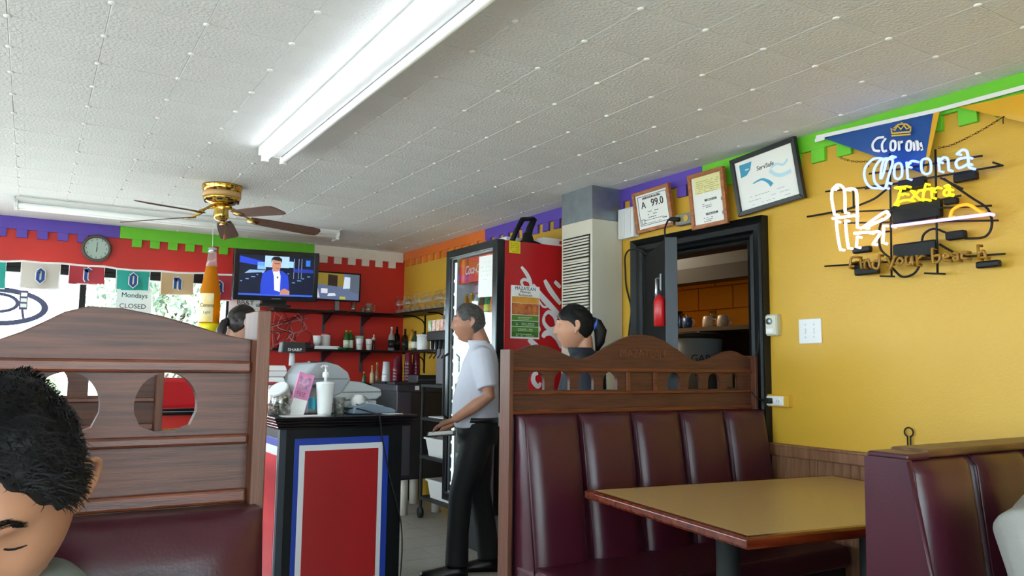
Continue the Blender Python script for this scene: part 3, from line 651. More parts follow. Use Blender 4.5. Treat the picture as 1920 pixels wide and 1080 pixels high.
chain(CHAIN[0], 'hanging_chain', 'short rusty chain holding the neon sign beside the black-framed certificate')
chain(CHAIN[1], 'hanging_chain', 'long rusty chain rising from the neon sign to a hook under the yellow pennant')
# pennant string
pen = thing('pennant_string', 'plastic pennant string with blue and yellow triangles above the neon sign', 'pennant', (3.275, 2.0, 2.0), RW)
for nm, P, m in (('blue_pennant', [[(-387,426),(195,396),(124,134)]][0], mat('pennant_blue', '#1f4f97', .3)), ('yellow_pennant', [[(279,392),(780,356),(705,163)]][0], mat('pennant_yellow', '#dda51f', .35))):
    b = MB(); n = 10; A, B, C = [Vector((p[0]/1000, p[1]/1000)) for p in P]; rows = []
    for i in range(n+1):
        l = A.lerp(C, i/n); r = B.lerp(C, i/n); rows.append([(l.lerp(r, j/8).x, .006*math.sin(j*1.1+i*.5)-.004*i/n, l.lerp(r, j/8).y) for j in range(9)])
    vs = [p for r in rows for p in r]+[(p[0], p[1]+.0012, p[2]) for r in rows for p in r]; o = len(rows)*9
    fs = [(i*9+j, (i+1)*9+j, (i+1)*9+j+1, i*9+j+1) for i in range(n) for j in range(8)]; fs += [tuple(q+o for q in f[::-1]) for f in fs]
    b.add(vs, fs).build(nm, m, pen, smooth=True)
ed = [[(-387,426),(195,396),(124,134)]][0]; MB().ribbon([(ed[1][0]/1000-.006, ed[1][1]/1000-.004), (ed[2][0]/1000, ed[2][1]/1000)], [.026, .01], -.009, -.006).build('yellow_margin', MATS['pennant_yellow'], pen)
tp = [(a/1000, b/1000) for a, b in [[(-415,433),(195,400),(537,396),(781,382)]][0]]; MB().ribbon(tp, .018, -.012, -.008).build('white_tape', M_white, pen)
MB().box(tp[0][0]-.005, tp[0][0]+.05, -.014, -.01, tp[0][1]-.025, tp[0][1]-.008, ).build('tape_tail', M_white, pen)
for s in [[(-54,343),(-88,346),(-112,324),(-105,294),(-76,283)],[(-45,336),(-65,313),(-61,279),(-42,278)],[(-22,311),(-12,316),(-1,304),(-4,275),(-17,272),(-25,284),(-22,311)],[(16,307),(16,264)],[(18,297),(34,301)],[(53,291),(64,296),(72,284),(69,257),(58,254),(50,265),(53,291)],[(86,287),(86,247)],[(88,280),(100,285),(102,243)],[(115,276),(120,239)],[(119,255),(111,247)]]: MB().ribbon([(a/1000, b/1000) for a, b in (cat_(s, 3) if len(s) > 2 else s)], .011, -.0125, -.0105).build('white_letter', M_paper, pen)
for s in [[(-18,340),(72,324)],[(-15,351),(70,336)],[(-15,351),(-19,375),(-1,361),(14,378),(28,358),(42,373),(55,353),(74,358),(70,336)],[(-5,372),(15,383),(33,382),(56,374),(69,359)],[(33,382),(33,389)]]: MB().ribbon([(a/1000, b/1000) for a, b in s], .007, -.0125, -.0105).build('gold_crown', mat('crown_gold', '#d8b23c', .5), pen)
# ------------------------------------------------------------------ cashier counter
ctr = thing('cashier_counter', 'black cashier counter with red, white and blue painted panels', 'counter', (1.14, 4.13, 0))
MB().box(0, .69, 0, .62, 0, .94).build('counter_base', M_black, ctr, bevel=.006)
for k, (e, z0, z1) in enumerate(((.020, .935, .950), (.028, .950, .966), (.036, .966, .982), (.045, .982, 1.0))):
    MB().box(-e, .69+e+.03, -e, .66, z0+.0015, z1).build('counter_top_layer', mat('black_laminate', '#121318', .12, spec=.8), ctr, bevel=.003)
M_pr = mat('panel_red', '#a9151a', .4, var=.2, vscale=2, stretch=(1, 1, .3)); M_pw = mat('panel_white', '#d9d9dc', .4); M_pb = mat('panel_blue', '#17389c', .4)
M_pr2 = wood('panel_red_ply', '#d0303a', '#b02030', .35, (6, 1.4, 3), 2.5)
for x0, x1, z1, z0, d, m, n in ((.075, .605, .885, .09, .004, M_pb, 'blue_border'), (.10, .57, .85, .11, .007, M_pw, 'white_border'), (.13, .543, .82, .13, .010, M_pr, 'red_panel')):
    MB().box(x0, x1, -d, .001, z0, z1).build(n, m, ctr, bevel=.001)
Ml = Matrix.Rotation(-PI/2, 4, 'Z')
for x0, x1, z1, z0, d, m, n in ((-.60, -.03, .885, .09, .004, M_pb, 'blue_border'), (-.58, -.032, .845, .11, .007, M_pw, 'white_border'), (-.56, -.034, .80, .13, .010, M_pr2, 'red_panel')):
    MB().box(x0, x1, -d, .001, z0, z1, Ml).build(n, m, ctr, bevel=.001)
MB().box(-.006, .03, -.006, .03, .0, .935).build('corner_strip', mat('slate_blue_strip', '#28313c', .5), ctr, bevel=.002)
TOPZ = 1.0
def on(name, label, cat, x, y, rz=0, z=TOPZ, group=None): return thing(name, label, cat, (x, y, z), rz, group)
# register
M_rg = mat('register_grey', '#a9adb2', .45, var=.04); M_rg2 = mat('register_light_grey', '#bfc2c4', .45)
rg = on('cash_register', 'grey electronic cash register with raised customer display', 'cash register', 1.56, 4.52, R(4))
MB().box(-.24, .17, -.17, .2, .004, .072).build('cash_drawer', M_rg, rg, bevel=.01)
MB().box(-.05, .215, -.12, .2, .004, .068).build('drawer_body', M_rg2, rg, bevel=.006)
MB().prism([(-.15, .09), (-.13, .074), (.20, .074), (.238, .10), (.230, .135), (.10, .178), (-.12, .20)], -.15, .19).build('keyboard_deck', M_rg2, rg, bevel=.012, seg=3)
MB().prism([(-.27, .12), (-.25, .076), (-.11, .076), (-.02, .12), (.03, .19), (.01, .235), (-.05, .275), (-.12, .292), (-.20, .285), (-.25, .22)], -.16, .17).build('printer_hood', M_rg, rg, bevel=.02, seg=3)
MB().box(-.12, .232, -.152, -.148, .118, .1215).build('seam', M_darkgrey, rg)
MB().box(-.262, .005, -.1615, -.158, .195, .198).build('seam', M_darkgrey, rg)
MB().box(-.2, -.06, -.10, -.06, .288, .296).build('paper_slot', M_darkgrey, rg)
MB().box(-.17, -.08, -.1715, -.169, .03, .058).build('red_sticker', mat('sticker_red', '#c02a2e', .5), rg); MB().box(-.165, -.085, -.1725, -.171, .034, .046).build('sticker_text', M_paper, rg)
MB().lathe([(.018, .27), (.015, .345)], 14, Matrix.Translation((-.235, .10, 0))).build('display_pole', M_rg2, rg, smooth=True)
dp = MB().prism([(-.075, .345), (.075, .345), (.068, .408), (-.068, .408)], -.03, .03, M=Matrix.Translation((-.24, .09, 0))).build('display_head', M_darkgrey, rg, bevel=.006)
lettering('SHARP', .024, M_paper, rg, (-.235, .0585, .362), sx=1.2)
# pump cup, sanitiser, terminal, jars
t = on('pump_cup', 'tall white foam cup with a white pump dispenser on top', 'dispenser', 1.405, 4.235)
MB().lathe([(.036, 0), (.040, .02), (.050, .172), (.052, .178), (.046, .178), (.044, .165)], 28).build('foam_cup', mat('foam_white', '#f0f0ef', .6), t, smooth=True)
MB().lathe([(.048, .172), (.046, .18), (.01, .184)], 28).build('cup_lid', M_white, t, smooth=True)
MB().lathe([(.009, .182), (.009, .205), (.017, .207), (.019, .222), (.015, .235), (.007, .238), (.006, .262), (.012, .264), (.010, .275)], 18).build('pump_head', M_white, t, smooth=True)
MB().tube([(0, 0, .268), (-.02, -.005, .27), (-.03, -.006, .262)], .005, 8).build('pump_spout', M_white, t, smooth=True)
t = on('sanitizer_bottle', 'clear bottle with teal label behind the foam pump cup', 'bottle', 1.375, 4.33)
MB().lathe([(.03, 0), (.032, .01), (.032, .12), (.02, .145), (.012, .15), (.012, .165)], 20).build('bottle_body', M_tube_glass, t, smooth=True)
MB().lathe([(.0328, .03), (.0328, .09)], 20, cap=False).build('teal_label', mat('teal_label', '#2f9fb5', .5), t, smooth=True)
t = on('napkin_cup', 'clear tumbler stuffed with printed paper beside the card reader', 'tumbler', 1.50, 4.265)
MB().lathe([(.026, 0), (.036, .095), (.034, .095), (.024, .004)], 20).build('tumbler_wall', M_tube_glass, t, smooth=True)
MB().lathe([(.023, .005), (.031, .088), (.02, .092)], 12).build('paper_fill', mat('printed_paper', '#d9dade', .8, var=.6, vscale=45, col2='#4a5160'), t)
t = on('card_terminal', 'grey card reader with white receipt paper roll', 'card reader', 1.665, 4.265, R(6))
MB().prism([(-.11, .004), (.16, .004), (.165, .018), (.14, .03), (.03, .055), (-.02, .062), (-.10, .04)], -.045, .05).build('terminal_body', mat('terminal_blue_grey', '#7d8c9d', .4), t, bevel=.006)
MB().prism([(-.03, .05), (.08, .034), (.085, .045), (-.02, .068)], -.04, .045).build('terminal_cover', M_rg2, t, bevel=.004)
MB().lathe([(.008, -.03), (.028, -.03), (.028, .03), (.008, .03)], 24, Matrix.Translation((-.06, 0, .082)) @ Matrix.Rotation(PI/2, 4, 'X')).build('paper_roll', M_paper, t, smooth=True)
MB().ribbon(cat_([(-.088, .082), (-.085, .05), (-.06, .035), (-.03, .04)]), .002, -.03, .03).build('paper_strip', M_paper, t)
MB().tube(cat_([(-.035, -.03, .10), (-.015, -.032, .085), (.0, -.035, .06), (.02, -.04, .05)]), .003, 6).build('arm', M_steel, t)
t = thing('terminal_cord', 'thin black cord hanging from the card reader down the counter front', 'cord', (1.60, 4.2, 1.0))
MB().tube(cat_([(-.06, .06, .03), (-.03, .03, .035), (.01, -.03, .025), (.045, -.09, .012), (.065, -.118, .0), (.07, -.125, -.03), (.10, -.096, -.14), (.14, -.092, -.30), (.19, -.092, -.47), (.225, -.092, -.60), (.235, -.093, -.75), (.225, -.093, -.95)]), .0042, 7).build('cable', M_blackm, t, smooth=True)
MB().cbox((-.065, .06, .03), (.03, .02, .018)).build('connector', M_blackm, t, bevel=.004)
t = on('donation_box', 'leaning pink and white printed cardboard box on the counter', 'box', 1.215, 4.28, R(-8)); t.rotation_euler = (R(-6), R(14), R(-10))
M_pink = mat('pink_card', '#dc87b4', .55, var=.15, vscale=30)
MB().box(0, .085, 0, .055, .002, .245).build('box_body', M_pink, t, bevel=.002)
MB().box(.004, .081, -.001, .0005, .004, .10).build('white_print', M_paper, t); MB().box(.012, .075, -.001, .0005, .155, .225).build('dark_print', mat('mauve_print', '#95628f', .7, var=.5, vscale=40, col2='#e7b2cf'), t)
txtlines(3, .05, .003, .009, t, (.04, -.0012, .135), mat('plum_ink', '#7a2a5c', .7), seed=31)
def jar(x, y, r, h, label, cols, lid):
    t = on('candy_jar', label, 'jar', x, y)
    MB().lathe([(r*.85, 0), (r, .012), (r, h*.8), (r*.8, h), (r*.76, h), (r*.95, h*.78), (r*.95, .015), (r*.5, .008)], 24).build('jar_glass', M_tube_glass, t, smooth=True)
    rnd = random.Random(int(x*1000)); bs = [MB() for _ in cols]
    for k in range(240):
        a = rnd.uniform(0, 2*PI); q = r*.87*math.sqrt(rnd.random()); z = rnd.uniform(.02, h*.72)
        if q < r*.55 and z < h*.6: q = r*.8
        bs[k % len(cols)].cbox((0, 0, 0), (.018, .010, .009), Matrix.Translation((q*math.cos(a), q*math.sin(a), z)) @ Euler((rnd.uniform(0, 3), rnd.uniform(0, 3), rnd.uniform(0, 3))).to_matrix().to_4x4())
    for b, c in zip(bs, cols): tag(b.build('wrapped_candy', mat('candy'+c, c, .4), t), kind='stuff')
    if lid: MB().lathe([(r*.8, 0), (r*.86, .004), (r*.86, .014), (r*.8, .018)], 24).build('jar_lid', M_white, t, (-.012, -.03, h*1.05), (R(22), R(-34), 0))
jar(1.165, 4.27, .062, .13, 'glass jar of black and white wrapped mints with its lid askew', ('#1d2430', '#dfe4ea', '#5d6a7c'), True)
jar(1.215, 4.46, .066, .16, 'glass jar of colourful wrapped candies behind the mint jar', ('#6a4a86', '#c98a3a', '#3c4d7e', '#b8b4bf'), False)
for k in range(4):
    t = on('foam_clamshell', ('bottom', 'second-lowest', 'second-highest', 'topmost')[k]+' white foam takeout box in the stack beside the register', 'takeout box', 1.21+.006*(k % 2), 4.66, R(3*k), TOPZ+.068*k, 'stacked foam takeout boxes')
    MB().loft([[(-.07*s, -.07*s, z), (.07*s, -.07*s, z), (.07*s, .07*s, z), (-.07*s, .07*s, z)] for s, z in ((.85, 0), (1, .032))]).build('box_base', MATS['foam_white'], t, bevel=.006)
    MB().loft([[(-.07*s, -.07*s, z), (.07*s, -.07*s, z), (.07*s, .07*s, z), (-.07*s, .07*s, z)] for s, z in ((1, .034), (.85, .066))]).build('box_lid', MATS['foam_white'], t, bevel=.006)
t = on('lidded_tub', 'round white tub with a dark red lid on top of the candy jar pile', 'tub', 1.20, 4.56, 0, TOPZ)
MB().lathe([(.04, 0), (.048, .16), (.044, .16)], 20).build('tub', M_white, t, smooth=True); MB().lathe([(.05, .158), (.05, .172), (.02, .175)], 20).build('lid', mat('dark_red_lid', '#8c1a24', .4), t, smooth=True)
t = on('pen_cup', 'cup of blue pens behind the cash register', 'pen cup', 1.66, 4.755, 0, TOPZ); MB().lathe([(.032, 0), (.036, .13), (.033, .13), (.03, .01)], 16).build('cup', M_darkgrey, t, smooth=True)
for k in range(4): MB().tube([(.01*k-.015, 0, .02), (.03*k-.03, .01*k, .27-.02*k)], .004, 6).build('pen', mat('pen_blue', '#22307e', .4), t)
o = MB().box(-.11, .11, -.06, .06, .0, .0015).build('paper_sheet', M_paper, None, (1.27, 4.19, TOPZ+.0005), (0, 0, R(5))); tag(o, 'white paper sheet lying flat at the counter edge', 'paper')
o = MB().box(-.05, .05, -.04, .04, .0, .0015).build('receipt_slip', M_paper, None, (1.80, 4.22, TOPZ+.0005), (0, 0, R(15))); tag(o, 'small white receipt slip beside the card reader', 'paper')

# ------------------------------------------------------------------ drinks cooler
COLA = [[(152,969),(191,930),(223,881),(239,826)],[(231,863),(181,883),(154,862),(176,827)],[(247,850),(326,771),(406,704),(487,642)],[(282,768),(338,701),(395,713)],[(348,890),(400,817),(487,728)],[(434,886),(486,847)],[(345,636),(384,666),(441,631),(453,565),(396,544),(345,589),(345,636)],[(453,565),(494,519)],[(284,568),(302,541),(284,520)],[(218,469),(307,407)],[(335,486),(357,513),(408,521),(460,481),(495,416)],[(298,236),(265,227),(260,181),(299,145),(321,172)]]
fr = thing('drinks_cooler', 'tall glass-door drinks cooler with red script-lettered side', 'cooler', (2.72, 4.5, 0))
M_cr = mat('cooler_red', '#c01a24', .3, var=.06, vscale=40); M_in = mat('cooler_lining', '#e7eaee', .4)
MB().box(.0, .58, 0, .02, .12, 2.145).build('side_panel', M_cr, fr, bevel=.003)
MB().box(.0, .58, .74, .76, .12, 2.145).build('side_panel', M_cr, fr, bevel=.003)
MB().box(.56, .58, .02, .74, .12, 2.145).build('back_panel', M_in, fr); MB().box(.0, .58, .02, .74, 2.11, 2.145).build('top_panel', M_blackm, fr)
MB().box(.0, .58, 0, .76, .0, .30).build('base', M_blackm, fr, bevel=.006)
MB().box(.02, .56, .02, .022, .3, 2.1).build('lining', M_in, fr); MB().box(.02, .56, .738, .74, .3, 2.1).build('lining', M_in, fr)
dr = MB(); dr.frame(-.76, 0, .30, 2.15, .062, -.065, 0, Matrix.Rotation(-PI/2, 4, 'Z')); door_c = dr.build('cooler_door', mat('cooler_black', '#111317', .25), fr, bevel=.006)
MB().box(-.04, -.034, .05, .71, .35, 2.10).build('door_glass', M_glass, door_c)
MB().frame(-.70, -.06, .36, 2.09, .012, -.05, -.042, Matrix.Rotation(-PI/2, 4, 'Z')).build('door_gasket', M_steel, door_c)
MB().tube([(-.07, .68, .9), (-.10, .69, .92), (-.10, .69, 1.35), (-.07, .68, 1.37)], .010, 8).build('door_handle', M_blackm, door_c, smooth=True)
for s in range(2):
    y = (.075, .69)[s]
    MB().box(-.02, -.008, y-.006, y+.006, .36, 2.06).build('led_strip', mat('led_white', '#f5f8ff', .4, emit=1.2), fr)
    for k in range(16): MB().ell((-.022, y, .42+.1*k), (.006, .008, .012), 8, 6).build('led_lens', mat('led_bright', '#ffffff', .4, emit=4), fr)
hd = MB().box(.02, .035, .06, .70, 1.90, 2.085).build('header_panel', mat('header_red', '#c4281f', .4, emit=.35), fr)
Mh = (0, 0, -PI/2)
lettering('Coca-Cola', .095, M_paper, fr, (.017, .46, 1.99), Mh, 'header_lettering', shear=.35, sx=.72)
for y, w, c in ((.64, .05, '#d9631f'), (.57, .03, '#8d1a18'), (.26, .06, '#e0651f'), (.15, .05, '#b41c22')): MB().box(.0185, .0198, y-w/2, y+w/2, 1.905, 2.08).build('header_stripe', mat('hs'+c, c, .4, emit=.3), fr)
MB().box(.16, .17, .10, .70, 1.63, 1.90).build('lilac_display', mat('lilac_card', '#c8b5d6', .6), fr)
for cy_ in (.09, .67):
    la = bpy.data.lights.new('cooler_lamp', 'AREA'); la.shape = 'RECTANGLE'; la.size = .03; la.size_y = 1.6; la.energy = .5; la.color = (.93, .97, 1)
    lo = bpy.data.objects.new('cooler_lamp', la); COL.objects.link(lo); lo.parent = fr; lo.location = (.0, cy_, 1.22); lo.rotation_euler = (0, R(-90), R(28 if cy_ < .4 else -28))
shz = (.62, .98, 1.30, 1.61)
for z in shz:
    sh = MB()
    for k in range(17): y = .04+.0425*k; sh.box(.03, .54, y-.002, y+.002, z, z+.004)
    for x in (.03, .28, .54): sh.box(x-.003, x+.003, .03, .73, z-.003, z+.0025)
    sh.box(.02, .026, .03, .73, z-.012, z+.018); sh.build('wire_shelf', mat('white_wire', '#dfe3e6', .4), fr)
for k, s in enumerate(COLA):
    pts = cat_([(a/1000-.02, b/1000) for a, b in s], 5); n = len(pts); wd = (.03, .022, .045, .016, .04, .03, .035, .03, .03, .04, .045, .035)[k]
    MB().ribbon(pts, [wd*(.35+.65*math.sin(PI*min(1, max(0, (i+1)/(n+1))))**.7) for i in range(n)], -.0022-.0001*k, -.0004).build('script_lettering', mat('script_white', '#dfe2e6', .4), fr, (0, 0, 1.0))
t = tag(MB().box(0, .235, -.0035, -.0005, 0, .365).build('menu_poster', M_paper, None, (2.768, 4.497, 1.472)), 'restaurant menu poster with food photo taped to the red cooler side', 'poster')
MB().box(.008, .227, -.0045, -.003, .165, .243).build('food_photo', mat('food_photo', '#d98b45', .6, var=.8, vscale=28, col2='#a5452a'), t)
MB().box(.008, .227, -.0045, -.003, .245, .288).build('sunset_photo', mat('sunset_photo', '#e8a23c', .6, var=.3, vscale=10), t)
for z, c in ((.125, '#5f8f35'), (.085, '#3f7a2a'), (.045, '#548b33'), (.012, '#3c7427')): MB().box(.008, .227, -.0045, -.003, z, z+.036).build('green_band', mat('gb'+c, c, .6), t)
lettering('MAZATLAN', .034, mat('deep_blue_ink', '#2b2f6b', .6), t, (.117, -.004, .345), sx=.95); lettering('Mexican', .026, mat('maroon_ink', '#5d2030', .6), t, (.117, -.004, .322)); lettering('Restaurant', .026, mat('maroon_ink', '#5d2030', .6), t, (.117, -.004, .30))
for k, z in enumerate((.143, .103, .063, .028)): txtlines(2, .12+.03*(k % 2), .005, .011, t, (.117, -.0046, z), mat('pale_print', '#cfd8b8', .7), seed=70+k)
t = tag(MB().box(0, .09, -.003, -.0005, 0, .085).build('energy_sticker', mat('yellow_sticker', '#e0d51e', .5), None, (2.750, 4.497, 2.058)), 'yellow notice sticker on the top corner of the cooler side', 'sticker')
txtlines(5, .07, .004, .014, t, (.045, -.0033, .066), mat('orange_ink', '#b5641a', .6), seed=41)
t = tag(MB().box(0, .21, -.003, 0, 0, .29).build('taped_notice', M_paper, None, (2.672, 4.78, 1.765), (0, R(2), -PI/2)), 'blank white notice taped on the cooler glass door', 'paper')
txtlines(5, .14, .003, .03, t, (.105, -.0035, .24), mat('faint_ink', '#b9bcc2', .8), seed=43, fill=.5)
def soda(loc, label, body, liquid, cap, h=.2, r=.03, grp=None):
    t = thing('soda_bottle', label, 'bottle', loc, 0, grp)
    MB().lathe([(r*.8, 0), (r, .01), (r, h*.38), (r*.92, h*.45), (r, h*.55), (r*.7, h*.75), (r*.38, h*.88), (r*.38, h*.95)], 14).build('bottle_body', mat('liq'+liquid, liquid, .15, var=.1), t, smooth=True)
    MB().lathe([(r*1.02, h*.30), (r*1.02, h*.52)], 14, cap=False).build('bottle_label', mat('lab'+body, body, .5), t, smooth=True)
    MB().lathe([(r*.45, h*.94), (r*.45, h), (r*.2, h*1.005)], 12).build('bottle_cap', mat('cap'+cap, cap, .4), t, smooth=True)
KINDS = [('pink-capped water bottle', '#d9dfe6', '#cfd8dd', '#c23a5c'), ('red-capped cola bottle', '#b51f26', '#2a120c', '#c2242c'), ('green lemon-lime bottle', '#e6e23c', '#1f8a4a', '#2a8c3a'), ('orange soda bottle', '#e8762a', '#e2711d', '#e8e4dc'), ('amber juice bottle', '#e3a01f', '#c9861a', '#d9a01f'), ('clear soda bottle', '#c7d0d6', '#aab9bf', '#dadfe3')]
rr = random.Random(3)
for si, z in enumerate(shz):
    for c in range(8):
        K = KINDS[(4, 4, 0, 1, 2, 3, 5, 1)[(7-c)] if si == 3 else rr.choice((0, 1, 2, 3, 4, 5))]
        if c == 7: K = KINDS[4]
        soda((2.72+.062, 4.5+.085+.082*c, z+.004), '%s on the %s cooler shelf, %s from the red lettered side' % (K[0], ('lowest', 'second', 'third', 'top')[si], ('first', 'second', 'third', 'fourth', 'fifth', 'sixth', 'seventh', 'last')[c]), K[1], K[2], K[3], (.21, .23, .2, .21)[si], grp='bottles in the cooler')
# on top of the cooler
t = thing('folded_stand', 'folded black plastic stand lying on top of the cooler', 'stand', (2.98, 4.62, 2.145))
MB().lathe([(.10, 0), (.10, .012), (.045, .035), (.03, .09)], 20).build('stand_base', M_blackm, t, smooth=True)
MB().tube([(0, 0, .05), (.015, 0, .12), (.055, 0, .2)], [.03, .026, .022], 10).build('stand_neck', M_blackm, t, smooth=True)
MB().tube([(-.14, -.01, .012), (-.10, -.01, .10), (-.05, -.01, .185)], [.02, .018, .02], 8).build('stand_arm', M_blackm, t, smooth=True); MB().tube([(-.05, -.01, .185), (.05, 0, .2)], .016, 8).build('stand_hinge', M_blackm, t, smooth=True)
t = thing('flat_carton', 'long flat white carton on top of the cooler against the wall', 'box', (3.1, 4.80, 2.1515)); MB().box(-.2, .17, -.02, .42, 0, .075).build('carton', M_white, t, bevel=.003); MB().box(-.201, -.2, .1, .3, .03, .06).build('printed_panel', mat('aqua_print', '#46a5bd', .6), t)
t = thing('small_carton', 'small white carton with a round red mark on the cooler', 'box', (3.13, 4.54, 2.145)); MB().box(-.08, .10, -.02, .12, 0, .055).build('carton', M_white, t, bevel=.003); MB().lathe([(.014, 0), (.014, .001)], 14, Matrix.Translation((.07, -.0205, .028)) @ Matrix.Rotation(PI/2, 4, 'X')).build('red_mark', mat('sticker_red', '#c02a2e', .5), t)

# ------------------------------------------------------------------ wall heater with duct
hv = thing('wall_heater', 'tall beige wall heater cabinet with louvred grille and metal duct', 'heater', (3.06, 4.31, 0), -PI/2)
MB().box(0, .34, 0, .255, 0, 2.25).build('cabinet', M_beige, hv, bevel=.004)
MB().box(0.0, .34, -.001, .255, 2.25, 2.47).build('duct', M_steel, hv, bevel=.002); MB().box(.11, .115, -.003, 0, 2.25, 2.47).build('duct_seam', M_steel, hv)
MB().box(.02, .32, -.003, .0, 1.60, 2.15).build('grille_recess', M_blackm, hv)
sl = None
for k in range(27):
    if sl is None: sl = MB().box(0, .285, -.012, -.001, 0, .011, Matrix.Rotation(R(14), 4, 'X')).build('louvre', M_beige, hv); o = sl
    else: o = sl.copy(); COL.objects.link(o); o.parent = hv
    o.location = (.027, 0, 1.61+.02*k); o.rotation_euler = (random.uniform(-.05, .05), random.uniform(-.006, .006), 0)
    if k in (11, 19): o.rotation_euler = (.3, .01, 0)
MB().box(.008, .332, -.004, 0, .35, 1.575).build('access_panel', M_beige, hv, bevel=.003)
t = tag(MB().box(0, .15, -.003, 0, 0, .155).build('no_smoking_sign', M_paper, None, (3.054, 4.275, 1.42), (0, 0, -PI/2)), 'white no-smoking sign with red circle on the heater', 'sign')
M_ns = mat('prohibit_red', '#c23a40', .5)
MB().prism([(.05*math.cos(a)+.072, .05*math.sin(a)+.09) for a in [k*PI/14 for k in range(28)]], -.0045, -.003, [[(.039*math.cos(a)+.072, .039*math.sin(a)+.09) for a in [k*PI/14 for k in range(28)]]]).build('red_ring', M_ns, t)
MB().ribbon([(.040, .122), (.104, .058)], .009, -.0048, -.003).build('red_bar', M_ns, t); MB().box(.04, .10, -.0042, -.003, .083, .095).build('cigarette', M_ink, t); MB().ribbon(cat_([(.092, .098), (.085, .11), (.098, .115), (.09, .125)]), .005, -.0042, -.003).build('smoke', M_ink, t)
txtlines(2, .12, .004, .009, t, (.075, -.0035, .022), seed=51)

# ------------------------------------------------------------------ back bar: shelves and what stands on them
US, LS = 1.80, 1.43
def shelf(name, label, z, yend):
    t = thing(name, label, 'shelf', (0, 0, z))
    MB().box(1.885, XR-.002, 7.23, YB-.002, -.02, 0).build('back_run', M_black, t, bevel=.002)
    MB().box(3.06, XR-.002, yend, 7.228, -.02, 0).build('side_run', M_black, t, bevel=.002)
    for x in (2.46, 2.86):
        MB().box(x-.014, x+.014, YB-.012, YB-.002, -.22, -.02).build('slotted_strip', mat('slotted_grey', '#55555a', .5, .5), t)
        MB().prism([(7.26, -.02), (YB-.012, -.02), (YB-.012, -.12), (YB-.03, -.11)], x-.006, x+.006, M=Matrix.Rotation(PI/2, 4, 'Z') @ Matrix.Scale(-1, 4, (0, 1, 0))).build('bracket', M_black, t)
    for y in (6.45, 7.0):
        MB().box(XR-.010, XR-.002, y-.012, y+.012, -.22, -.02).build('slotted_strip', M_black, t)
        MB().tube(cat_([(3.08, y, -.03), (3.2, y, -.035), (XR-.02, y, -.09), (XR-.012, y, -.2)]), .007, 6).build('bracket', M_black, t)
    return t
shelf('upper_wall_shelf', 'upper black wall shelf carrying the screens and upturned glasses', US, 5.95)
shelf('lower_wall_shelf', 'lower black wall shelf carrying cups and liquor bottles', LS, 6.2)
# televisions
M_scr = lambda n, c, e=1.0: mat('scr_'+n, c, .4, emit=e*.75)
tv = thing('television', 'large black television showing a newsreader in a blue suit', 'television', (1.853, 7.06, 1.80), R(-2))
TVM = Matrix.Translation((0, 0, .275)) @ Matrix.Rotation(R(7), 4, 'X') @ Matrix.Rotation(R(-1.2), 4, 'Y')
MB().box(-.375, .375, 0, .06, -.225, .228, TVM).build('tv_case', M_black, tv, bevel=.008)
b = MB(); b.frame(-.375, .375, -.225, .228, .045, -.018, 0, TVM); b.build('tv_bezel', mat('piano_black', '#101722', .2), tv, bevel=.004)
MB().box(-.04, .04, -.0195, -.018, -.208, -.203, TVM).build('tv_badge', M_steel, tv)
scr = MB().box(-.332, .332, -.003, 0, -.182, .184, TVM).build('tv_screen', M_scr('navy', '#0a1330', .7), tv)
def sp(n, pts, c, d, e=.9): MB().prism([(x*.332, z*.183) for x, z in pts], -.003-.0006*d, -.003-.0006*d+.0004, M=TVM).build(n, M_scr(n, c, e), scr)
rect = lambda a, b, c, d: [(a, b), (c, b), (c, d), (a, d)]
sp('blue_streak', [(-1, .60), (-.2, .42), (-.2, .62), (-1, .92)], '#2440c8', 1); sp('glow', rect(-.33, .42, .32, .98), '#a8c8e8', 2); sp('panel_a', rect(-.52, .30, -.30, .66), '#7fb2dc', 1); sp('panel_b', rect(.28, .45, .44, .75), '#9cc6ea', 2)
sp('desk_light', [(-.85, .08), (-.35, .16), (-.30, .26), (-.72, .26)], '#86a9cc', 1); sp('monitor_dot', rect(.78, .55, .90, .85), '#2d6fd0', 1); sp('streak_right', rect(.45, .22, 1, .40), '#23359c', 1)
for k in range(14): sp('studio_light', rect(-.95+.137*k, -.32+.11*(k % 5), -.90+.137*k+.03*(k % 3), -.28+.11*(k % 5)), '#6f9fd0', 1)
for x in (.45, .58, .66): sp('stand_line', rect(x, -.1, x+.012, .9), '#93a6c4', 1)
sp('desk_edge', rect(-1, -1, 1, -.90), '#3a5fd8', 2)
sp('jacket', [(-.42, -.92), (.35, -.92), (.34, -.45), (.30, .05), (.16, .24), (.0, .33), (-.22, .28), (-.38, .10), (-.42, -.4)], '#2440c0', 3)
sp('shirt', [(-.05, -.70), (.10, -.78), (.10, .0), (.06, .28), (-.13, .34), (-.08, 0)], '#d8dcf0', 4)
sp('tie_mark', rect(.0, -.12, .04, -.02), '#2b3a80', 5); sp('neck', rect(-.11, .22, .04, .40), '#a8705c', 5)
sp('face', [(-.14, .45), (-.10, .28), (-.02, .22), (.06, .28), (.10, .48), (.09, .78), (.0, .86), (-.12, .80)], '#b98068', 6); sp('hair', [(-.16, .62), (-.13, .80), (0, .76), (.09, .74), (.12, .62), (.12, .85), (.03, .97), (-.10, .95), (-.16, .85)], '#120d0e', 7)
sp('eyes', rect(-.08, .60, .07, .625), '#2c1a18', 7); sp('mouth', rect(-.03, .36, .05, .385), '#7c3a38', 7); sp('hands', [(.10, -.92), (.36, -.92), (.36, -.72), (.22, -.60), (.12, -.70)], '#b98068', 6)
MB().box(-.14, .14, .0, .16, 0, .02).build('tv_foot', M_blackm, tv, bevel=.004); MB().box(-.11, .11, .05, .085, .015, .09).build('tv_neck', M_blackm, tv, bevel=.004)
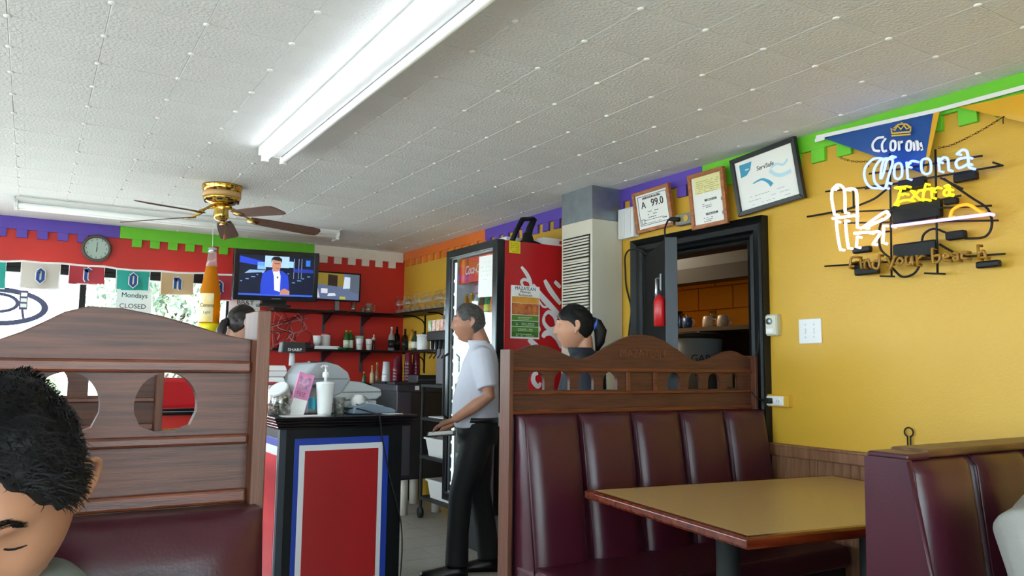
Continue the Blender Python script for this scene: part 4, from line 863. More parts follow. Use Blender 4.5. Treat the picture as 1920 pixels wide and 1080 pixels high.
mo = thing('security_monitor', 'small monitor showing a camera view of a room', 'monitor', (2.535, 7.36, 1.80), R(-3))
MM = Matrix.Translation((0, 0, .248)) @ Matrix.Rotation(R(2), 4, 'X')
MB().box(-.225, .225, 0, .04, -.142, .142, MM).build('monitor_case', M_blackm, mo, bevel=.005)
b = MB(); b.frame(-.225, .225, -.142, .142, .014, -.008, 0, MM); b.build('monitor_bezel', M_black, mo, bevel=.002)
sc2 = MB().box(-.212, .212, -.003, 0, -.129, .129, MM).build('monitor_screen', M_scr('floor_grey', '#5d6a8c', .75), mo)
def sq(n, pts, c, d, e=.75): MB().prism([(x*.212, z*.129) for x, z in pts], -.003-.0006*d, -.003-.0006*d+.0004, M=MM).build(n, M_scr(n, c, e), sc2)
sq('room_wall', [(-1, .15), (.25, .0), (.25, 1), (-1, 1)], '#85722a', 1); sq('room_door', [(-.5, .05), (-.05, .0), (-.05, .85), (-.5, .9)], '#2a2018', 2); sq('bright_door', [(.22, -.15), (.55, -.1), (.55, .75), (.28, .78)], '#c8d8ea', 3); sq('side_wall', [(.55, -.3), (1, -.5), (1, 1), (.5, 1)], '#54606e', 2)
sq('table_glare', rect(-.8, -.55, -.5, -.2), '#dfe6f2', 3); sq('paper_glare', [(-.5, -.75), (-.1, -.7), (-.15, -.52), (-.45, -.55)], '#e4ecf6', 3); sq('caption', rect(.08, -.95, .35, -.75), '#a8b03a', 3); sq('left_glare', [(-1, -.9), (-.85, -.9), (-1, .1)], '#d4dce6', 3)
MB().box(-.02, .02, .015, .04, .01, .12).build('monitor_neck', M_steel, mo); MB().box(-.09, .09, -.04, .09, 0, .012).build('monitor_foot', M_blackm, mo, bevel=.004)
ORD = ('first', 'second', 'third', 'fourth', 'fifth', 'sixth', 'seventh', 'eighth', 'ninth', 'tenth')
# upturned glasses, two high along the side shelf
gp = [(.040, 0), (.041, .004), (.036, .035), (.020, .05), (.007, .058), (.006, .075), (.03, .082), (.03, .084), (.002, .085)]
g0 = None
for lv in range(2):
    for k in range(10):
        if g0 is None: g0 = MB().lathe(gp, 18).build('margarita_glass', M_tube_glass, smooth=True); o = g0
        else: o = g0.copy(); COL.objects.link(o)
        tag(o, 'upturned glass in the %s row on the upper shelf, %s from the red wall' % (('lower', 'upper')[lv], ORD[k]), 'glass', 'upturned glasses on the side shelf')
        o.location = (3.14+.012*(k % 2), 7.26-.118*k, US+.0865*lv)
for k, (x, h, r) in enumerate(((2.70, .10, .028), (2.80, .055, .022), (2.86, .10, .04))):
    t = tag(MB().lathe([(r*.8, 0), (r, .006), (r, h), (r*.9, h), (r*.88, .01)], 18).build('glass_tumbler', M_tube_glass, None, (x, 7.36, US), smooth=True), ('narrow clear glass on the upper shelf beside the monitor', 'tiny shot glass on the upper shelf', 'clear beer mug with handle on the upper shelf')[k], 'glass')
    if k == 2: MB().tube([(.038, 0, .085), (.065, 0, .08), (.066, 0, .03), (.038, 0, .02)], .006, 8).build('mug_handle', M_tube_glass, t, smooth=True)
# lower shelf
def lathe_thing(name, label, cat, x, y, z, parts, grp=None, n=18):
    t = thing(name, label, cat, (x, y, z), 0, grp)
    for nm, pr, m in parts: MB().lathe(pr, n, cap=True).build(nm, m, t, smooth=True)
    return t
FO = MATS['foam_white']
cup = lambda s: [(.030*s, 0), (.042*s, .125*s), (.044*s, .13*s), (.038*s, .13*s), (.028*s, .01)]
lathe_thing('foam_cup', 'plain white foam cup on the lower shelf under the television', 'cup', 2.345, 7.36, LS, [('cup', cup(1.0), FO)])
lathe_thing('lidded_jar', 'frosted jar with a red lid beside the plain foam cup', 'jar', 2.44, 7.40, LS, [('jar_body', [(.04, 0), (.046, .02), (.048, .13), (.04, .145)], mat('frosted', '#d5cfcc', .4)), ('jar_lid', [(.042, .143), (.042, .158), (.02, .16)], mat('sticker_red', '#c02a2e', .5))])
for k, x in enumerate((2.635, 2.685)):
    lathe_thing('green_bottle', ('green lemon mixer bottle with white label, beside the green dish', 'green lemon mixer bottle with white label, beside the paper cups')[k], 'bottle', x, 7.36+.02*k, LS, [('bottle_body', [(.026, 0), (.028, .01), (.028, .11), (.022, .145), (.01, .17), (.01, .18)], mat('green_glass', '#1d5a22', .15)), ('bottle_label', [(.0286, .02), (.0286, .095)], mat('lime_label', '#dfe6cf', .5)), ('bottle_cap', [(.012, .178), (.012, .192), (.005, .193)], mat('yellow_cap', '#d8c02a', .4))], 'green mixer bottles')
for k, x in enumerate((2.765, 2.865)):
    t = lathe_thing('paper_cup', ('white paper cup with red script next to the green bottles', 'white paper cup with red script next to the pepper mill')[k], 'cup', x, 7.34, LS, [('cup', cup(.86), M_paper)], 'red script paper cups on the shelf')
    lettering('Coca-Cola', .019, mat('script_red', '#b3232b', .5), t, (0, -.037, .06), (R(6), R(-8), 0), shear=.3)
lathe_thing('green_cup', 'pale green cup nested behind the red script cups', 'cup', 2.80, 7.44, LS, [('cup', cup(1.1), mat('pale_green', '#b4c4ac', .5))])
lathe_thing('pepper_mill', 'clear and red pepper mill on the lower shelf', 'mill', 2.93, 7.38, LS, [('mill_body', [(.018, 0), (.02, .01), (.016, .05), (.02, .09), (.01, .1)], mat('mill_dark', '#5b2422', .3)), ('mill_top', [(.014, .1), (.016, .125), (.006, .14), (.009, .155), (.003, .16)], mat('frosted', '#d5cfcc', .4))])
def liquor(x, y, h, glass, label, cap, text):
    lathe_thing('liquor_bottle', text, 'bottle', x, y, LS, [('bottle_body', [(.032, 0), (.034, .008), (.034, h*.55), (.026, h*.66), (.011, h*.76), (.011, h*.92)], mat('lg'+glass, glass, .12)), ('bottle_label', [(.0346, h*.12), (.0346, h*.45)], mat('lb'+label, label, .5)), ('bottle_cap', [(.0125, h*.88), (.0125, h), (.006, h*1.005)], mat('lc'+cap, cap, .4))])
liquor(3.105, 7.34, .24, '#9a9490', '#1a1a1a', '#c9c6c2', 'clear liquor bottle with black label in the corner of the lower shelf')
liquor(3.18, 7.38, .25, '#0d0b0a', '#151515', '#18130f', 'black square-shouldered liquor bottle in the shelf corner')
liquor(3.20, 7.22, .22, '#2a1a10', '#1c1a18', '#15110e', 'dark rum bottle with black cap in the shelf corner')
liquor(3.20, 7.05, .21, '#c4852a', '#d9cba0', '#c9661a', 'amber tequila bottle with orange cap on the side shelf')
liquor(3.19, 6.96, .19, '#33422a', '#e8e2cf', '#2a231c', 'round-labelled liqueur bottle with cream seal on the side shelf')
liquor(3.23, 6.86, .17, '#2b4a24', '#3c6a2e', '#1c1c1c', 'small green liqueur bottle on the side shelf')
for k, (y, h, lb) in enumerate(((6.72, .135, 'wide white plastic canister on the side shelf'), (6.55, .2, 'tall white canister behind the wide one'))):
    lathe_thing('white_canister', lb, 'canister', 3.16+.06*k, y, LS, [('canister_body', [(.052, 0), (.056, .01), (.056, h)], M_white), ('canister_lid', [(.058, h), (.058, h+.012), (.02, h+.014)], M_white)])
t = thing('recorder_box', 'dark curved recorder with a tangle of leads on the lower shelf', 'recorder', (2.13, 7.36, LS)); MB().loft([[(-.15, y, 0), (.16, y, 0), (.17, y, .03), (.12, y, .06), (-.05, y, .055), (-.15, y, .03)] for y in (-.1, .08)]).build('recorder_case', mat('smoke_plastic', '#2a2526', .25), t, bevel=.008)
MB().cbox((.13, -.103, .035), (.012, .004, .01)).build('red_lamp', mat('red_lamp', '#b3272a', .4), t)
rnd = random.Random(12)
for k in range(9):
    x0 = rnd.uniform(-.2, .15); P = [(x0, .06, .05), (x0+rnd.uniform(-.1, .1), .05, .12+.04*rnd.random()), (x0+rnd.uniform(-.15, .15), .09, .20), (rnd.uniform(-.1, .2), .12, .30+.06*rnd.random())]
    MB().tube(cat_(P), .003, 5).build('lead', M_blackm if k % 3 else mat('grey_lead', '#9a9a9c', .5), t, smooth=True)
for P in ([(-.21, .1, .37), (-.02, .12, .22), (-.01, .13, .12), (-.2, .1, .01)], [(-.16, .12, .37), (-.18, .13, .2), (-.17, .12, .0)], [(.03, .1, .36), (.12, .12, .25), (.05, .12, .12)]): MB().tube(cat_(P), .0028, 5).build('lead', mat('pink_lead', '#b98a80', .5), t, smooth=True)
t = thing('power_strip', 'white power strip on the lower shelf behind the cups', 'power strip', (2.40, 7.27, LS)); MB().box(-.11, .13, -.025, .025, 0, .03).build('strip_body', M_white, t, bevel=.004)
for k in range(4): MB().box(-.09+.05*k, -.06+.05*k, -.012, .012, .03, .031).build('socket', M_darkgrey, t)
t = thing('green_tray', 'small green plastic dish beside the green bottles', 'dish', (2.545, 7.29, LS)); MB().lathe([(.05, 0), (.062, .02), (.055, .02), (.045, .006)], 18).build('dish', mat('green_plastic', '#1d6a34', .35), t, smooth=True); MB().lathe([(.03, .006), (.02, .025), (.005, .03)], 12).build('cloth', mat('green_cloth', '#2a7a40', .8), t, smooth=True)
# calendar, clock, signs on the back wall and window
t = tag(MB().box(1.55, 1.835, -.004, -.001, 1.45, 1.91).build('bank_calendar', M_paper, None, (0, YB, 0)), 'white bank calendar hanging on the red wall below the television', 'calendar')
lettering('BB&T', .062, M_ink, t, (1.70, -.0048, 1.855), sx=1.1)
for k in range(7): MB().box(1.565, 1.82, -.0048, -.004, 1.80-.05*k, 1.802-.05*k).build('ruled_line', mat('grey_print', '#777c84', .8), t)
ck = thing('wall_clock', 'round wall clock with brown rim on the red wall', 'clock', (.428, YB-.022, 2.254))
CR = Matrix.Rotation(PI/2, 4, 'X')
MB().lathe([(.118, 0), (.118, .02), (.105, .032), (.092, .026), (.092, .012)], 36, CR).build('clock_rim', mat('clock_brown', '#5b4a44', .35), ck, smooth=True)
MB().lathe([(.094, .008), (.094, .014)], 36, CR).build('clock_face', mat('clock_face', '#dcdcd4', .5), ck)
for k in range(12): a = k*PI/6; MB().cbox((.078*math.sin(a), -.0145, .078*math.cos(a)), (.005, .001, .014)).build('hour_mark', M_ink, ck)
MB().ribbon([(0, -.012), (.004, .055)], .005, -.018, -.016).build('clock_hand', M_ink, ck); MB().ribbon([(.004, .01), (-.002, -.03)], .006, -.0205, -.0185).build('clock_hand', M_ink, ck)
MB().lathe([(.0915, .022), (.0915, .023)], 36, CR).build('clock_glass', M_glass, ck)
t = tag(MB().box(.612, .895, -.001, 0, 1.70, 1.94).build('closed_notice', M_paper, None, (0, YB+.054, 0)), 'handwritten sheet reading Mondays CLOSED taped to the window', 'notice')
lettering('Mondays', .062, M_ink, t, (.755, -.0015, 1.872), sx=.95); lettering('CLOSED', .058, M_ink, t, (.745, -.0015, 1.775), sx=1.0)
ob = thing('hanging_neon_sign', 'dark oval window sign seen from behind in front of the bright glass', 'sign', (-.28, YB-.02, 1.72))
el = lambda rx, rz, n=40: [(rx*math.cos(2*PI*k/n), rz*math.sin(2*PI*k/n)) for k in range(n)]
M_sg = mat('sign_slate', '#4a4a6a', .5)
MB().prism(el(.385, .16), -.012, .012, [el(.335, .118)]).build('oval_ring', M_sg, ob, bevel=.004)
MB().prism([(x+.02, z+.03) for x, z in el(.16, .085)], -.010, .010, [[(x+.02, z+.03) for x, z in el(.13, .06)]]).build('inner_ring', M_sg, ob, bevel=.003)
MB().box(.175, .235, -.014, .006, -.02, .14).build('switch_box', M_sg, ob, bevel=.004)
for k in range(3): MB().box(.185, .228, -.016, -.013, .0+.045*k, .03+.045*k).build('sticker', M_paper, ob)
MB().ribbon([(.20, -.02), (.215, -.10)], .02, -.01, .01).build('strut', M_sg, ob); MB().tube([(0, 0, .16), (0, 0, .36)], .002, 5).build('wire', M_blackm, ob)
# letter bunting in front of the window head
bt = thing('letter_bunting', 'string of coloured paper flags with blackletter characters across the window', 'bunting', (0, YB-.11, 0))
LET = {'o': [[(-.3, .55), (0, .9), (.32, .6), (.32, -.5), (0, -.9), (-.32, -.55), (-.3, .55)]], 'r': [[(-.35, .75), (-.12, .85), (-.12, -.6), (.05, -.9)], [(-.12, .5), (.2, .85), (.42, .6)]],
       'n': [[(-.5, .75), (-.3, .85), (-.3, -.8)], [(-.3, .5), (.1, .85), (.35, .6), (.35, -.7), (.5, -.85)]], 'a': [[(-.35, .65), (0, .85), (.3, .6), (.3, -.6), (.5, -.85)], [(.3, .1), (-.1, .0), (-.38, -.4), (-.1, -.85), (.3, -.45)]], 'c': [[(.35, .6), (0, .9), (-.35, .5), (-.35, -.5), (0, -.9), (.35, -.6)]]}
M_ft, M_fc, M_frd, M_ftan = mat('flag_teal', '#1d9f92', .6), mat('flag_cream', '#cfc6bd', .6), mat('flag_red', '#b3303e', .6), mat('flag_tan', '#cfae82', .6)
M_blu = mat('letter_blue', '#1f4688', .6)
FL = [('c', -.475, -.215, 1.86, 2.07, M_ft), ('o', -.105, .165, 1.875, 2.085, M_fc), ('r', .235, .492, 1.935, 2.085, M_frd), ('o', .59, .848, 1.905, 2.075, M_ft), ('n', .945, 1.207, 1.888, 2.08, M_ftan), ('a', 1.30, 1.565, 1.86, 2.09, M_frd)]
tp = [(-2.2, 2.10)]
for ch, x0, x1, z0, z1, m in FL:
    tp += [(x0, z1+.008), ((x0+x1)/2, z1+.004), (x1, z1+.010)]
    b = MB(); n = 8; rows = []
    for i in range(n+1):
        u = i/n; rows.append([(x0+(x1-x0)*j/8+.012*u*math.sin(j*.9), -.012*u*math.sin(j*.8+x0*9), z1+(z0-z1)*u+.012*(j/8-.5)*u) for j in range(9)])
    vs = [p for r in rows for p in r]; k9 = len(vs); vs = vs+[(p[0], p[1]+.001, p[2]) for p in vs]
    fs = [(i*9+j, (i+1)*9+j, (i+1)*9+j+1, i*9+j+1) for i in range(n) for j in range(8)]; fs += [tuple(q+k9 for q in f[::-1]) for f in fs]
    fl = b.add(vs, fs).build('paper_flag', m, bt, smooth=True)
    MB().frame(x0-.006, x1+.006, z0-.006, z1+.004, .010, .0025, .0035).build('white_edge', M_paper, fl)
    cx, cz, s = (x0+x1)/2, (z0+z1)/2, .058
    for st in LET[ch]:
        P = [(cx+a*s, cz+b_*s) for a, b_ in st]
        MB().ribbon(P, .040, -.0165, -.0150).build('letter_outline', M_paper, fl); MB().ribbon(P, .024, -.0185, -.0168).build('blue_letter', M_blu, fl)
tp += [(1.62, 2.105)]
MB().ribbon(tp, .016, -.004, 0).build('white_tape', M_paper, bt)
# hanging inflatable bottle
bo = thing('inflatable_bottle', 'inflatable amber beer bottle hanging on a string from the ceiling', 'inflatable', (1.185, 6.48, 1.527))
M_am = glassmat('amber_film', '#f0a014', .15, .1, .62, '#d98c0c'); M_cl = glassmat('clear_film', '#f4f4f4', .25, .05, .12, '#ffffff')
MB().lathe([(.07, 0), (.082, .012), (.082, .06), (.078, .065)], 24).build('base_band', mat('bright_yellow_film', '#f2e40c', .3), bo, smooth=True)
MB().lathe([(.078, .06), (.080, .16), (.079, .30), (.066, .38), (.050, .46), (.043, .52)], 24).build('amber_body', M_am, bo, smooth=True)
MB().lathe([(.043, .52), (.036, .57), (.030, .64)], 24).build('clear_neck', M_cl, bo, smooth=True); MB().lathe([(.032, .638), (.034, .645), (.034, .668), (.028, .672)], 20).build('crown_cap', M_chrome, bo, smooth=True)
lb = MB(); rings = []
for z in (.075, .18, .30): rings.append([(.0815*math.cos(a), .0815*math.sin(a), z) for a in [R(-175)+R(95)*k/10 for k in range(11)]])
vs = [p for r in rings for p in r]; lb.add(vs+[(p[0]*.985, p[1]*.985, p[2]) for p in vs], [(i*11+j, i*11+j+1, (i+1)*11+j+1, (i+1)*11+j) for i in range(2) for j in range(10)]); lb.build('paper_label', mat('label_cream', '#f0e9d2', .5, var=.12, vscale=12, col2='#f0c84a'), bo, smooth=True)
lettering('Corona', .042, M_ink, bo, (-.035, -.079, .205), (0, 0, R(-25)), sx=.8); lettering('Light', .03, mat('grey_print', '#777c84', .8), bo, (-.035, -.079, .15), (0, 0, R(-25)), sx=.9)
MB().tube([(0, 0, .67), (-.004, .0, .81), (0, .0, .942)], .002, 5).build('string', M_paper, bo)

# ------------------------------------------------------------------ back counter, ice bin, dispenser stand
bc = thing('back_counter', 'black back-bar counter under the shelves along the red wall', 'counter', (0, 0, 0))
MB().box(1.35, 3.28, 6.98, YB-.004, 0, 1.07).build('counter_body', M_black, bc, bevel=.004); MB().box(1.33, 3.29, 6.95, YB-.004, 1.07, 1.11).build('counter_top', MATS['black_laminate'], bc, bevel=.004)
for k, x in enumerate((1.36, 1.85, 2.34)): MB().box(x+.01, x+.47, 6.968, 6.982, .08, 1.04).build('cabinet_door', M_blackm, bc, bevel=.003)
ice = thing('ice_bin', 'dark grey ice bin cabinet on white pipe legs', 'ice bin', (2.72, 6.27, 0))
MB().box(0, .50, 0, .58, .30, 1.06).build('bin_body', M_darkgrey, ice, bevel=.012, seg=3); MB().box(-.012, .512, -.012, .592, 1.055, 1.115).build('bin_rim', mat('rim_grey', '#3c3c42', .3), ice, bevel=.008)
MB().box(.16, .20, -.014, -.012, 1.07, 1.105).build('rim_tag', M_paper, ice)
MB().box(.0, .13, -.004, .0, .34, 1.05).build('front_shading', mat('shading_grey', '#46464e', .3), ice, bevel=.002)  # lighter band paints the shading change across the bin front into the colour
for x in (.10, .42):
    for y in (.05, .53): MB().lathe([(.042, 0), (.042, .31)], 16, Matrix.Translation((x, y, 0))).build('pipe_leg', mat('pvc_white', '#cfc8bc', .45), ice, smooth=True)
t = thing('black_caddy', 'low black plastic caddy on the ice bin', 'caddy', (3.05, 6.42, 1.115)); MB().box(-.12, .14, -.1, .1, .0, .085).build('caddy_body', M_darkgrey, t, bevel=.006); MB().box(-.121, .141, -.102, -.1, .04, .044).build('caddy_ledge', M_steel, t)
o = tag(MB().box(-.16, .16, -.09, .09, 0, .02).build('black_tray', M_darkgrey, None, (2.86, 6.38, 1.115), bevel=.006), 'flat black serving tray on the ice bin rim', 'tray')
def stack(x, y, n, m, lb, base=1.135, grp='stacked tumblers behind the ice bin'):
    for k in range(n):
        t = thing('tumbler', lb+', %s from the bottom' % ('first', 'second', 'third', 'fourth', 'fifth', 'sixth')[k], 'tumbler', (x, y, base+.028*k), 0, grp)
        MB().lathe([(.037, 0), (.038, .004), (.030, .125), (.027, .125), (.034, .01)], 18).build('tumbler_wall', m, t, smooth=True)
        MB().lathe([(.0385, 0), (.0395, .006), (.0385, .012)], 18).build('tumbler_lip', m, t, smooth=True)
M_mar = mat('maroon_tumbler', '#6d1830', .25)
t = tag(MB().box(2.74, 3.2, 6.60, 6.84, 1.115, 1.135).build('drip_mat', M_blackm, None, bevel=.003), 'black rubber drip mat under the upturned tumblers', 'mat')
stack(2.79, 6.70, 3, mat('clear_tumbler', '#b9bcc2', .15), 'upturned clear plastic tumbler in the short pale stack'); stack(2.87, 6.66, 4, M_mar, 'upturned maroon tumbler in the shortest maroon stack'); stack(2.93, 6.74, 5, M_mar, 'upturned maroon tumbler in the stack behind the shortest one')
stack(3.00, 6.68, 6, M_mar, 'upturned maroon tumbler in the tallest stack'); stack(3.09, 6.70, 6, M_mar, 'upturned maroon tumbler in the tall stack nearest the dispenser')
for k, (x, h, c, lb) in enumerate(((2.74, .11, '#2f5a34', 'small green sauce bottle on the back counter'), (2.82, .17, '#c9b08a', 'slim pale bottle with gold cap on the back counter'), (2.87, .2, '#8f6a4a', 'taller amber bottle with gold cap on the back counter'))):
    lathe_thing('sauce_bottle', lb, 'bottle', x, 7.12, 1.11, [('bottle_body', [(.02, 0), (.022, .005), (.022, h*.5), (.009, h*.65), (.009, h*.9)], mat('sb'+c, c, .15)), ('bottle_cap', [(.011, h*.86), (.011, h), (.004, h*1.01)], mat('gold_cap', '#b89a4a', .3, .6))])
t = lathe_thing('soda_cup', 'white paper cup with red mark on the back counter', 'cup', 2.955, 7.10, 1.11, [('cup', [(.046, 0), (.036, .115), (.034, .115)], M_paper)]); lettering('C', .05, MATS['script_red'], t, (0, -.044, .035), shear=.3)
st = thing('dispenser_stand', 'black shelved stand on castors beside the cooler', 'stand', (2.88, 5.42, 0))
for z in (.16, .50, .82, 1.10): MB().box(0, .40, 0, .72, z, z+.025).build('stand_shelf', M_blackm, st, bevel=.003)
for x in (.015, .385):
    for y in (.015, .705):
        MB().lathe([(.014, .09), (.014, 1.12)], 8, Matrix.Translation((x, y, 0))).build('stand_post', M_blackm, st); c = MB().lathe([(.045, -.012), (.045, .012)], 16, Matrix.Translation((x, y, .046)) @ Matrix.Rotation(PI/2, 4, 'Y')).build('castor', M_blackm, st, smooth=True)
for k, (y, z, lb) in enumerate(((5.85, .525, 'white bus tub on the middle shelf of the stand'), (5.80, .185, 'white bus tub on the bottom shelf of the stand'))):
    t = thing('bus_tub', lb, 'tub', (3.07, y, z)); MB().loft([[(-a, -b, 0), (a, -b, 0), (a, b, 0), (-a, b, 0)] if False else [(-a, -b, zz), (a, -b, zz), (a, b, zz), (-a, b, zz)] for a, b, zz in ((.15, .19, 0), (.17, .22, .15), (.16, .21, .15), (.145, .185, .01))]).build('tub_body', mat('tub_white', '#cfcdc8', .5), t, bevel=.004); MB().frame(-.18, .18, -.23, .23, .02, .14, .155, Matrix.Rotation(-PI/2, 4, 'X') @ Matrix.Scale(-1, 4, (0, 1, 0))).build('tub_rim', MATS['tub_white'], t)
o = tag(MB().box(-.14, .14, -.16, .16, 0, .008).build('cutting_board', M_white, None, (3.06, 5.9, .846), bevel=.002), 'white cutting board on the upper shelf of the stand', 'board')
ds = thing('soda_dispenser', 'soda fountain with a row of flavour cards and black nozzles', 'soda dispenser', (2.94, 5.54, 1.125))
MB().box(.06, .34, .0, .56, .0, .40).build('dispenser_body', mat('dispenser_grey', '#6c6a70', .35, .4), ds, bevel=.008); MB().box(-.03, .34, -.01, .57, .37, .45).build('dispenser_head', M_black, ds, bevel=.008)
MB().box(.10, .30, .02, .54, .45, .60).build('dispenser_crown', mat('crown_grey', '#55585f', .4), ds, bevel=.01)
for k, c in enumerate(('#3f8a2a', '#d0452a', '#d98a3a', '#c9482a', '#cfcfc8', '#2a2a2e', '#b9b9bc')):
    y = .51-.078*k; MB().box(-.032, -.012, y-.032, y+.032, .452, .545, Matrix.Rotation(0, 4, 'Y')).build('flavour_card', mat('card'+c, c, .5, var=.35, vscale=40, col2='#e8e4da'), ds, bevel=.002)
    MB().lathe([(.014, .30), (.018, .37)], 10, Matrix.Translation((.0, y, 0))).build('nozzle', M_blackm, ds, smooth=True); MB().tube([(.0, y, .31), (-.005, y, .25), (-.03, y, .22)], .005, 6).build('lever', M_blackm, ds)
MB().box(.03, .05, .33, .45, .53, .68, Matrix.Rotation(R(8), 4, 'X')).build('printed_card', mat('printed_paper', '#d9dade', .8, var=.6, vscale=45, col2='#4a5160'), ds)
# red padded stool seen through the divider holes
sto = thing('red_stool', 'red padded stool with wooden frame seen through the worn divider', 'stool', (.66, 4.2, 0), R(15))
for x in (-.17, .17):
    MB().tube([(x, -.16, 0), (x*.95, -.14, .74)], .018, 8).build('leg', M_oak, sto); MB().tube([(x, .18, 0), (x, .16, .75), (x, .2, 1.2)], .018, 8).build('leg', M_oak, sto)
MB().box(-.2, .2, -.19, .19, .74, .80).build('seat', mat('red_vinyl', '#c3202c', .35), sto, bevel=.025, seg=3); MB().box(-.19, .19, .155, .2, 1.04, 1.20).build('backrest', MATS['red_vinyl'], sto, bevel=.03, seg=4)
for z in (.3, .93): MB().tube([(-.17, .17, z), (.17, .17, z)], .012, 8).build('rung', M_oak, sto)
# ------------------------------------------------------------------ people
def sm(a, b, x):
    t = max(0, min(1, (x-a)/(b-a))); return t*t*(3-2*t)
def gau(x, s): return math.exp(-(x/s)**2)
def head_point(a, t, fem=0):
    """a: azimuth, 0 = face; t: polar angle from the crown"""
    dx, dy, dz = math.sin(a)*math.sin(t), -math.cos(a)*math.sin(t), math.cos(t)
    x = dx*.077; z = dz*(.118 if dz > 0 else .128); y = dy*(.097 if dy < 0 else .104)
    k = max(0, min(1, -z/.125))
    x *= 1-.36*k**1.7; x *= 1+.05*gau(z+.03, .04)
    if y > 0: y *= 1-.40*k
    else: y = y*(1-.06*k)-.012*k*abs(dy)
    f = sm(.0, .05, -y)
    if f > 0:
        tt = max(0, min(1, (.026-z)/.062)); nz = (.004+.022*tt) if z > -.036 else .026*gau(z+.036, .007)
        if z > .026: nz = .004*gau(z-.026, .012)
        d = nz*gau(x, .008+.0075*tt)
        d += .006*gau(abs(x)-.014, .007)*gau(z+.034, .008)
        d += (.0065-.002*fem)*gau(z-.037, .010)*sm(.062, .03, abs(x))
        d -= .0125*gau(abs(x)-.032, .015)*gau(z-.017, .012)
        d += .0065*gau(abs(x)-.032, .012)*gau(z-.017, .009)
        d += .006*gau(abs(x)-.046, .02)*gau(z+.018, .02)
        d += .0065*gau(x, .022)*(gau(z+.064, .0055)+.9*gau(z+.077, .006))-.003*gau(x, .022)*gau(z+.0705, .003)
        d += .009*gau(x, .024)*gau(z+.106, .014)-.004*gau(x, .03)*gau(z+.09, .008)
        y -= d*f
    return Vector((x, y, z))
def add_head(b, M, nu=72, nv=54, fem=0):
    rings = []
    for j in range(1, nv): rings.append([M @ head_point(2*PI*i/nu, PI*j/nv, fem) for i in range(nu)])
    b.loft([[tuple(p) for p in r] for r in rings][::-1])
    for s in (-1, 1):   # ears
        E = M @ Matrix.Translation((s*.074, .012, .0)) @ Matrix.Rotation(s*R(-22), 4, 'Z') @ Matrix.Rotation(R(-8), 4, 'X')
        cur = cat_([(s*.002, -.004, .006), (s*.008, -.012, .022), (s*.014, .0, .034), (s*.018, .016, .028), (s*.017, .022, .008), (s*.012, .012, -.012), (s*.007, .0, -.026), (s*.001, -.008, -.022)], 4)
        b.tube(cur, [.0048]*len(cur), 8, M=E); b.ell((s*.006, .005, .005), (.0075, .015, .026), 12, 8, M=E)
FRONT = [.165]
def hair_mask(p, a, style):
    front = .5+.5*math.cos(a); side = abs(math.sin(a))
    if style == 'short': lim = -.095+FRONT[0]*front**1.4; lim += .04*gau(abs(a)-1.5, .22)+.007*noise.noise(p*55)
    else: lim = -.07+.125*front**1.3+.025*gau(abs(a)-1.3, .35)
    return sm(lim-.004, lim+.012, p.z)
def hair_shell(M, style='short', vol=.016, nu=80, nv=60, strands=0, seed=1, comb=(0, -1, 0), slen=.03):
    b = MB(); rnd = random.Random(seed); V = {}; ctr = Vector((0, .005, 0))
    def outp(i, j):
        a = 2*PI*i/nu; a = a-2*PI if a > PI else a
        p = head_point(a, PI*j/nv); m = hair_mask(p, a, style); n = (p-ctr).normalized()
        v = vol*(.75+.5*sm(.0, .1, p.z))*(.8+.5*noise.noise(p*38+Vector((seed, 0, 0))))
        return p+n*(-.004+(v+.004)*m), m
    G = [[outp(i, j) for i in range(nu)] for j in range(1, nv)]
    idx = {}
    def vid(j, i):
        i %= nu
        if (j, i) not in idx: idx[(j, i)] = len(b.v); b.v.append(tuple(M @ G[j][i][0]))
        return idx[(j, i)]
    for j in range(nv-2):
        for i in range(nu):
            if max(G[j][i][1], G[j+1][i][1], G[j][(i+1) % nu][1], G[j+1][(i+1) % nu][1]) > .02: b.f.append((vid(j, i), vid(j+1, i), vid(j+1, i+1), vid(j, i+1)))
    b.f.append(tuple(vid(0, i) for i in range(nu)))
    cb = Vector(comb)
    for k in range(strands):
        j = rnd.randrange(0, nv-2); i = rnd.randrange(nu)
        if rnd.random() > math.sin(PI*(j+1)/nv): continue
        p, m = G[j][i]
        if m < .55: continue
        n = (p-ctr).normalized(); t = cb+Vector((rnd.uniform(-.5, .5), rnd.uniform(-.3, .3), rnd.uniform(-.3, .3)))
        if p.z < .05: t = Vector((0, .25, -1))+Vector((rnd.uniform(-.3, .3), rnd.uniform(-.3, .3), 0))
        t = (t-n*t.dot(n)).normalized(); s = t.cross(n)*(.0007 if nu > 100 else .0011); L = slen*rnd.uniform(.6, 1.2)*(.5 if p.z < .03 else 1)
        q = [p-n*.003, p+n*.004+t*L*.5, p+n*rnd.uniform(.0, .007)+t*L]
        o = len(b.v); b.v += [tuple(M @ w) for w in (q[0]+s, q[0]-s, q[1]+s*.8, q[1]-s*.8, q[2])]; b.f += [(o, o+1, o+3, o+2), (o+2, o+3, o+4)]
    return b
def voxel(o, size, smooth_it=2):
    m = o.modifiers.new('merge', 'REMESH'); m.mode = 'VOXEL'; m.voxel_size = size; m.use_smooth_shade = True
    if smooth_it:
        s = o.modifiers.new('relax', 'SMOOTH'); s.factor = .5; s.iterations = smooth_it
    return o
def ering(z, rx, ry, cx=0, cy=0, n=24, e=2.4):
    out = []
    for i in range(n):
        a = 2*PI*i/n; c, s = math.cos(a), math.sin(a)
        out.append((cx+rx*math.copysign(abs(c)**(2/e), c), cy+ry*math.copysign(abs(s)**(2/e), s), z))
    return out
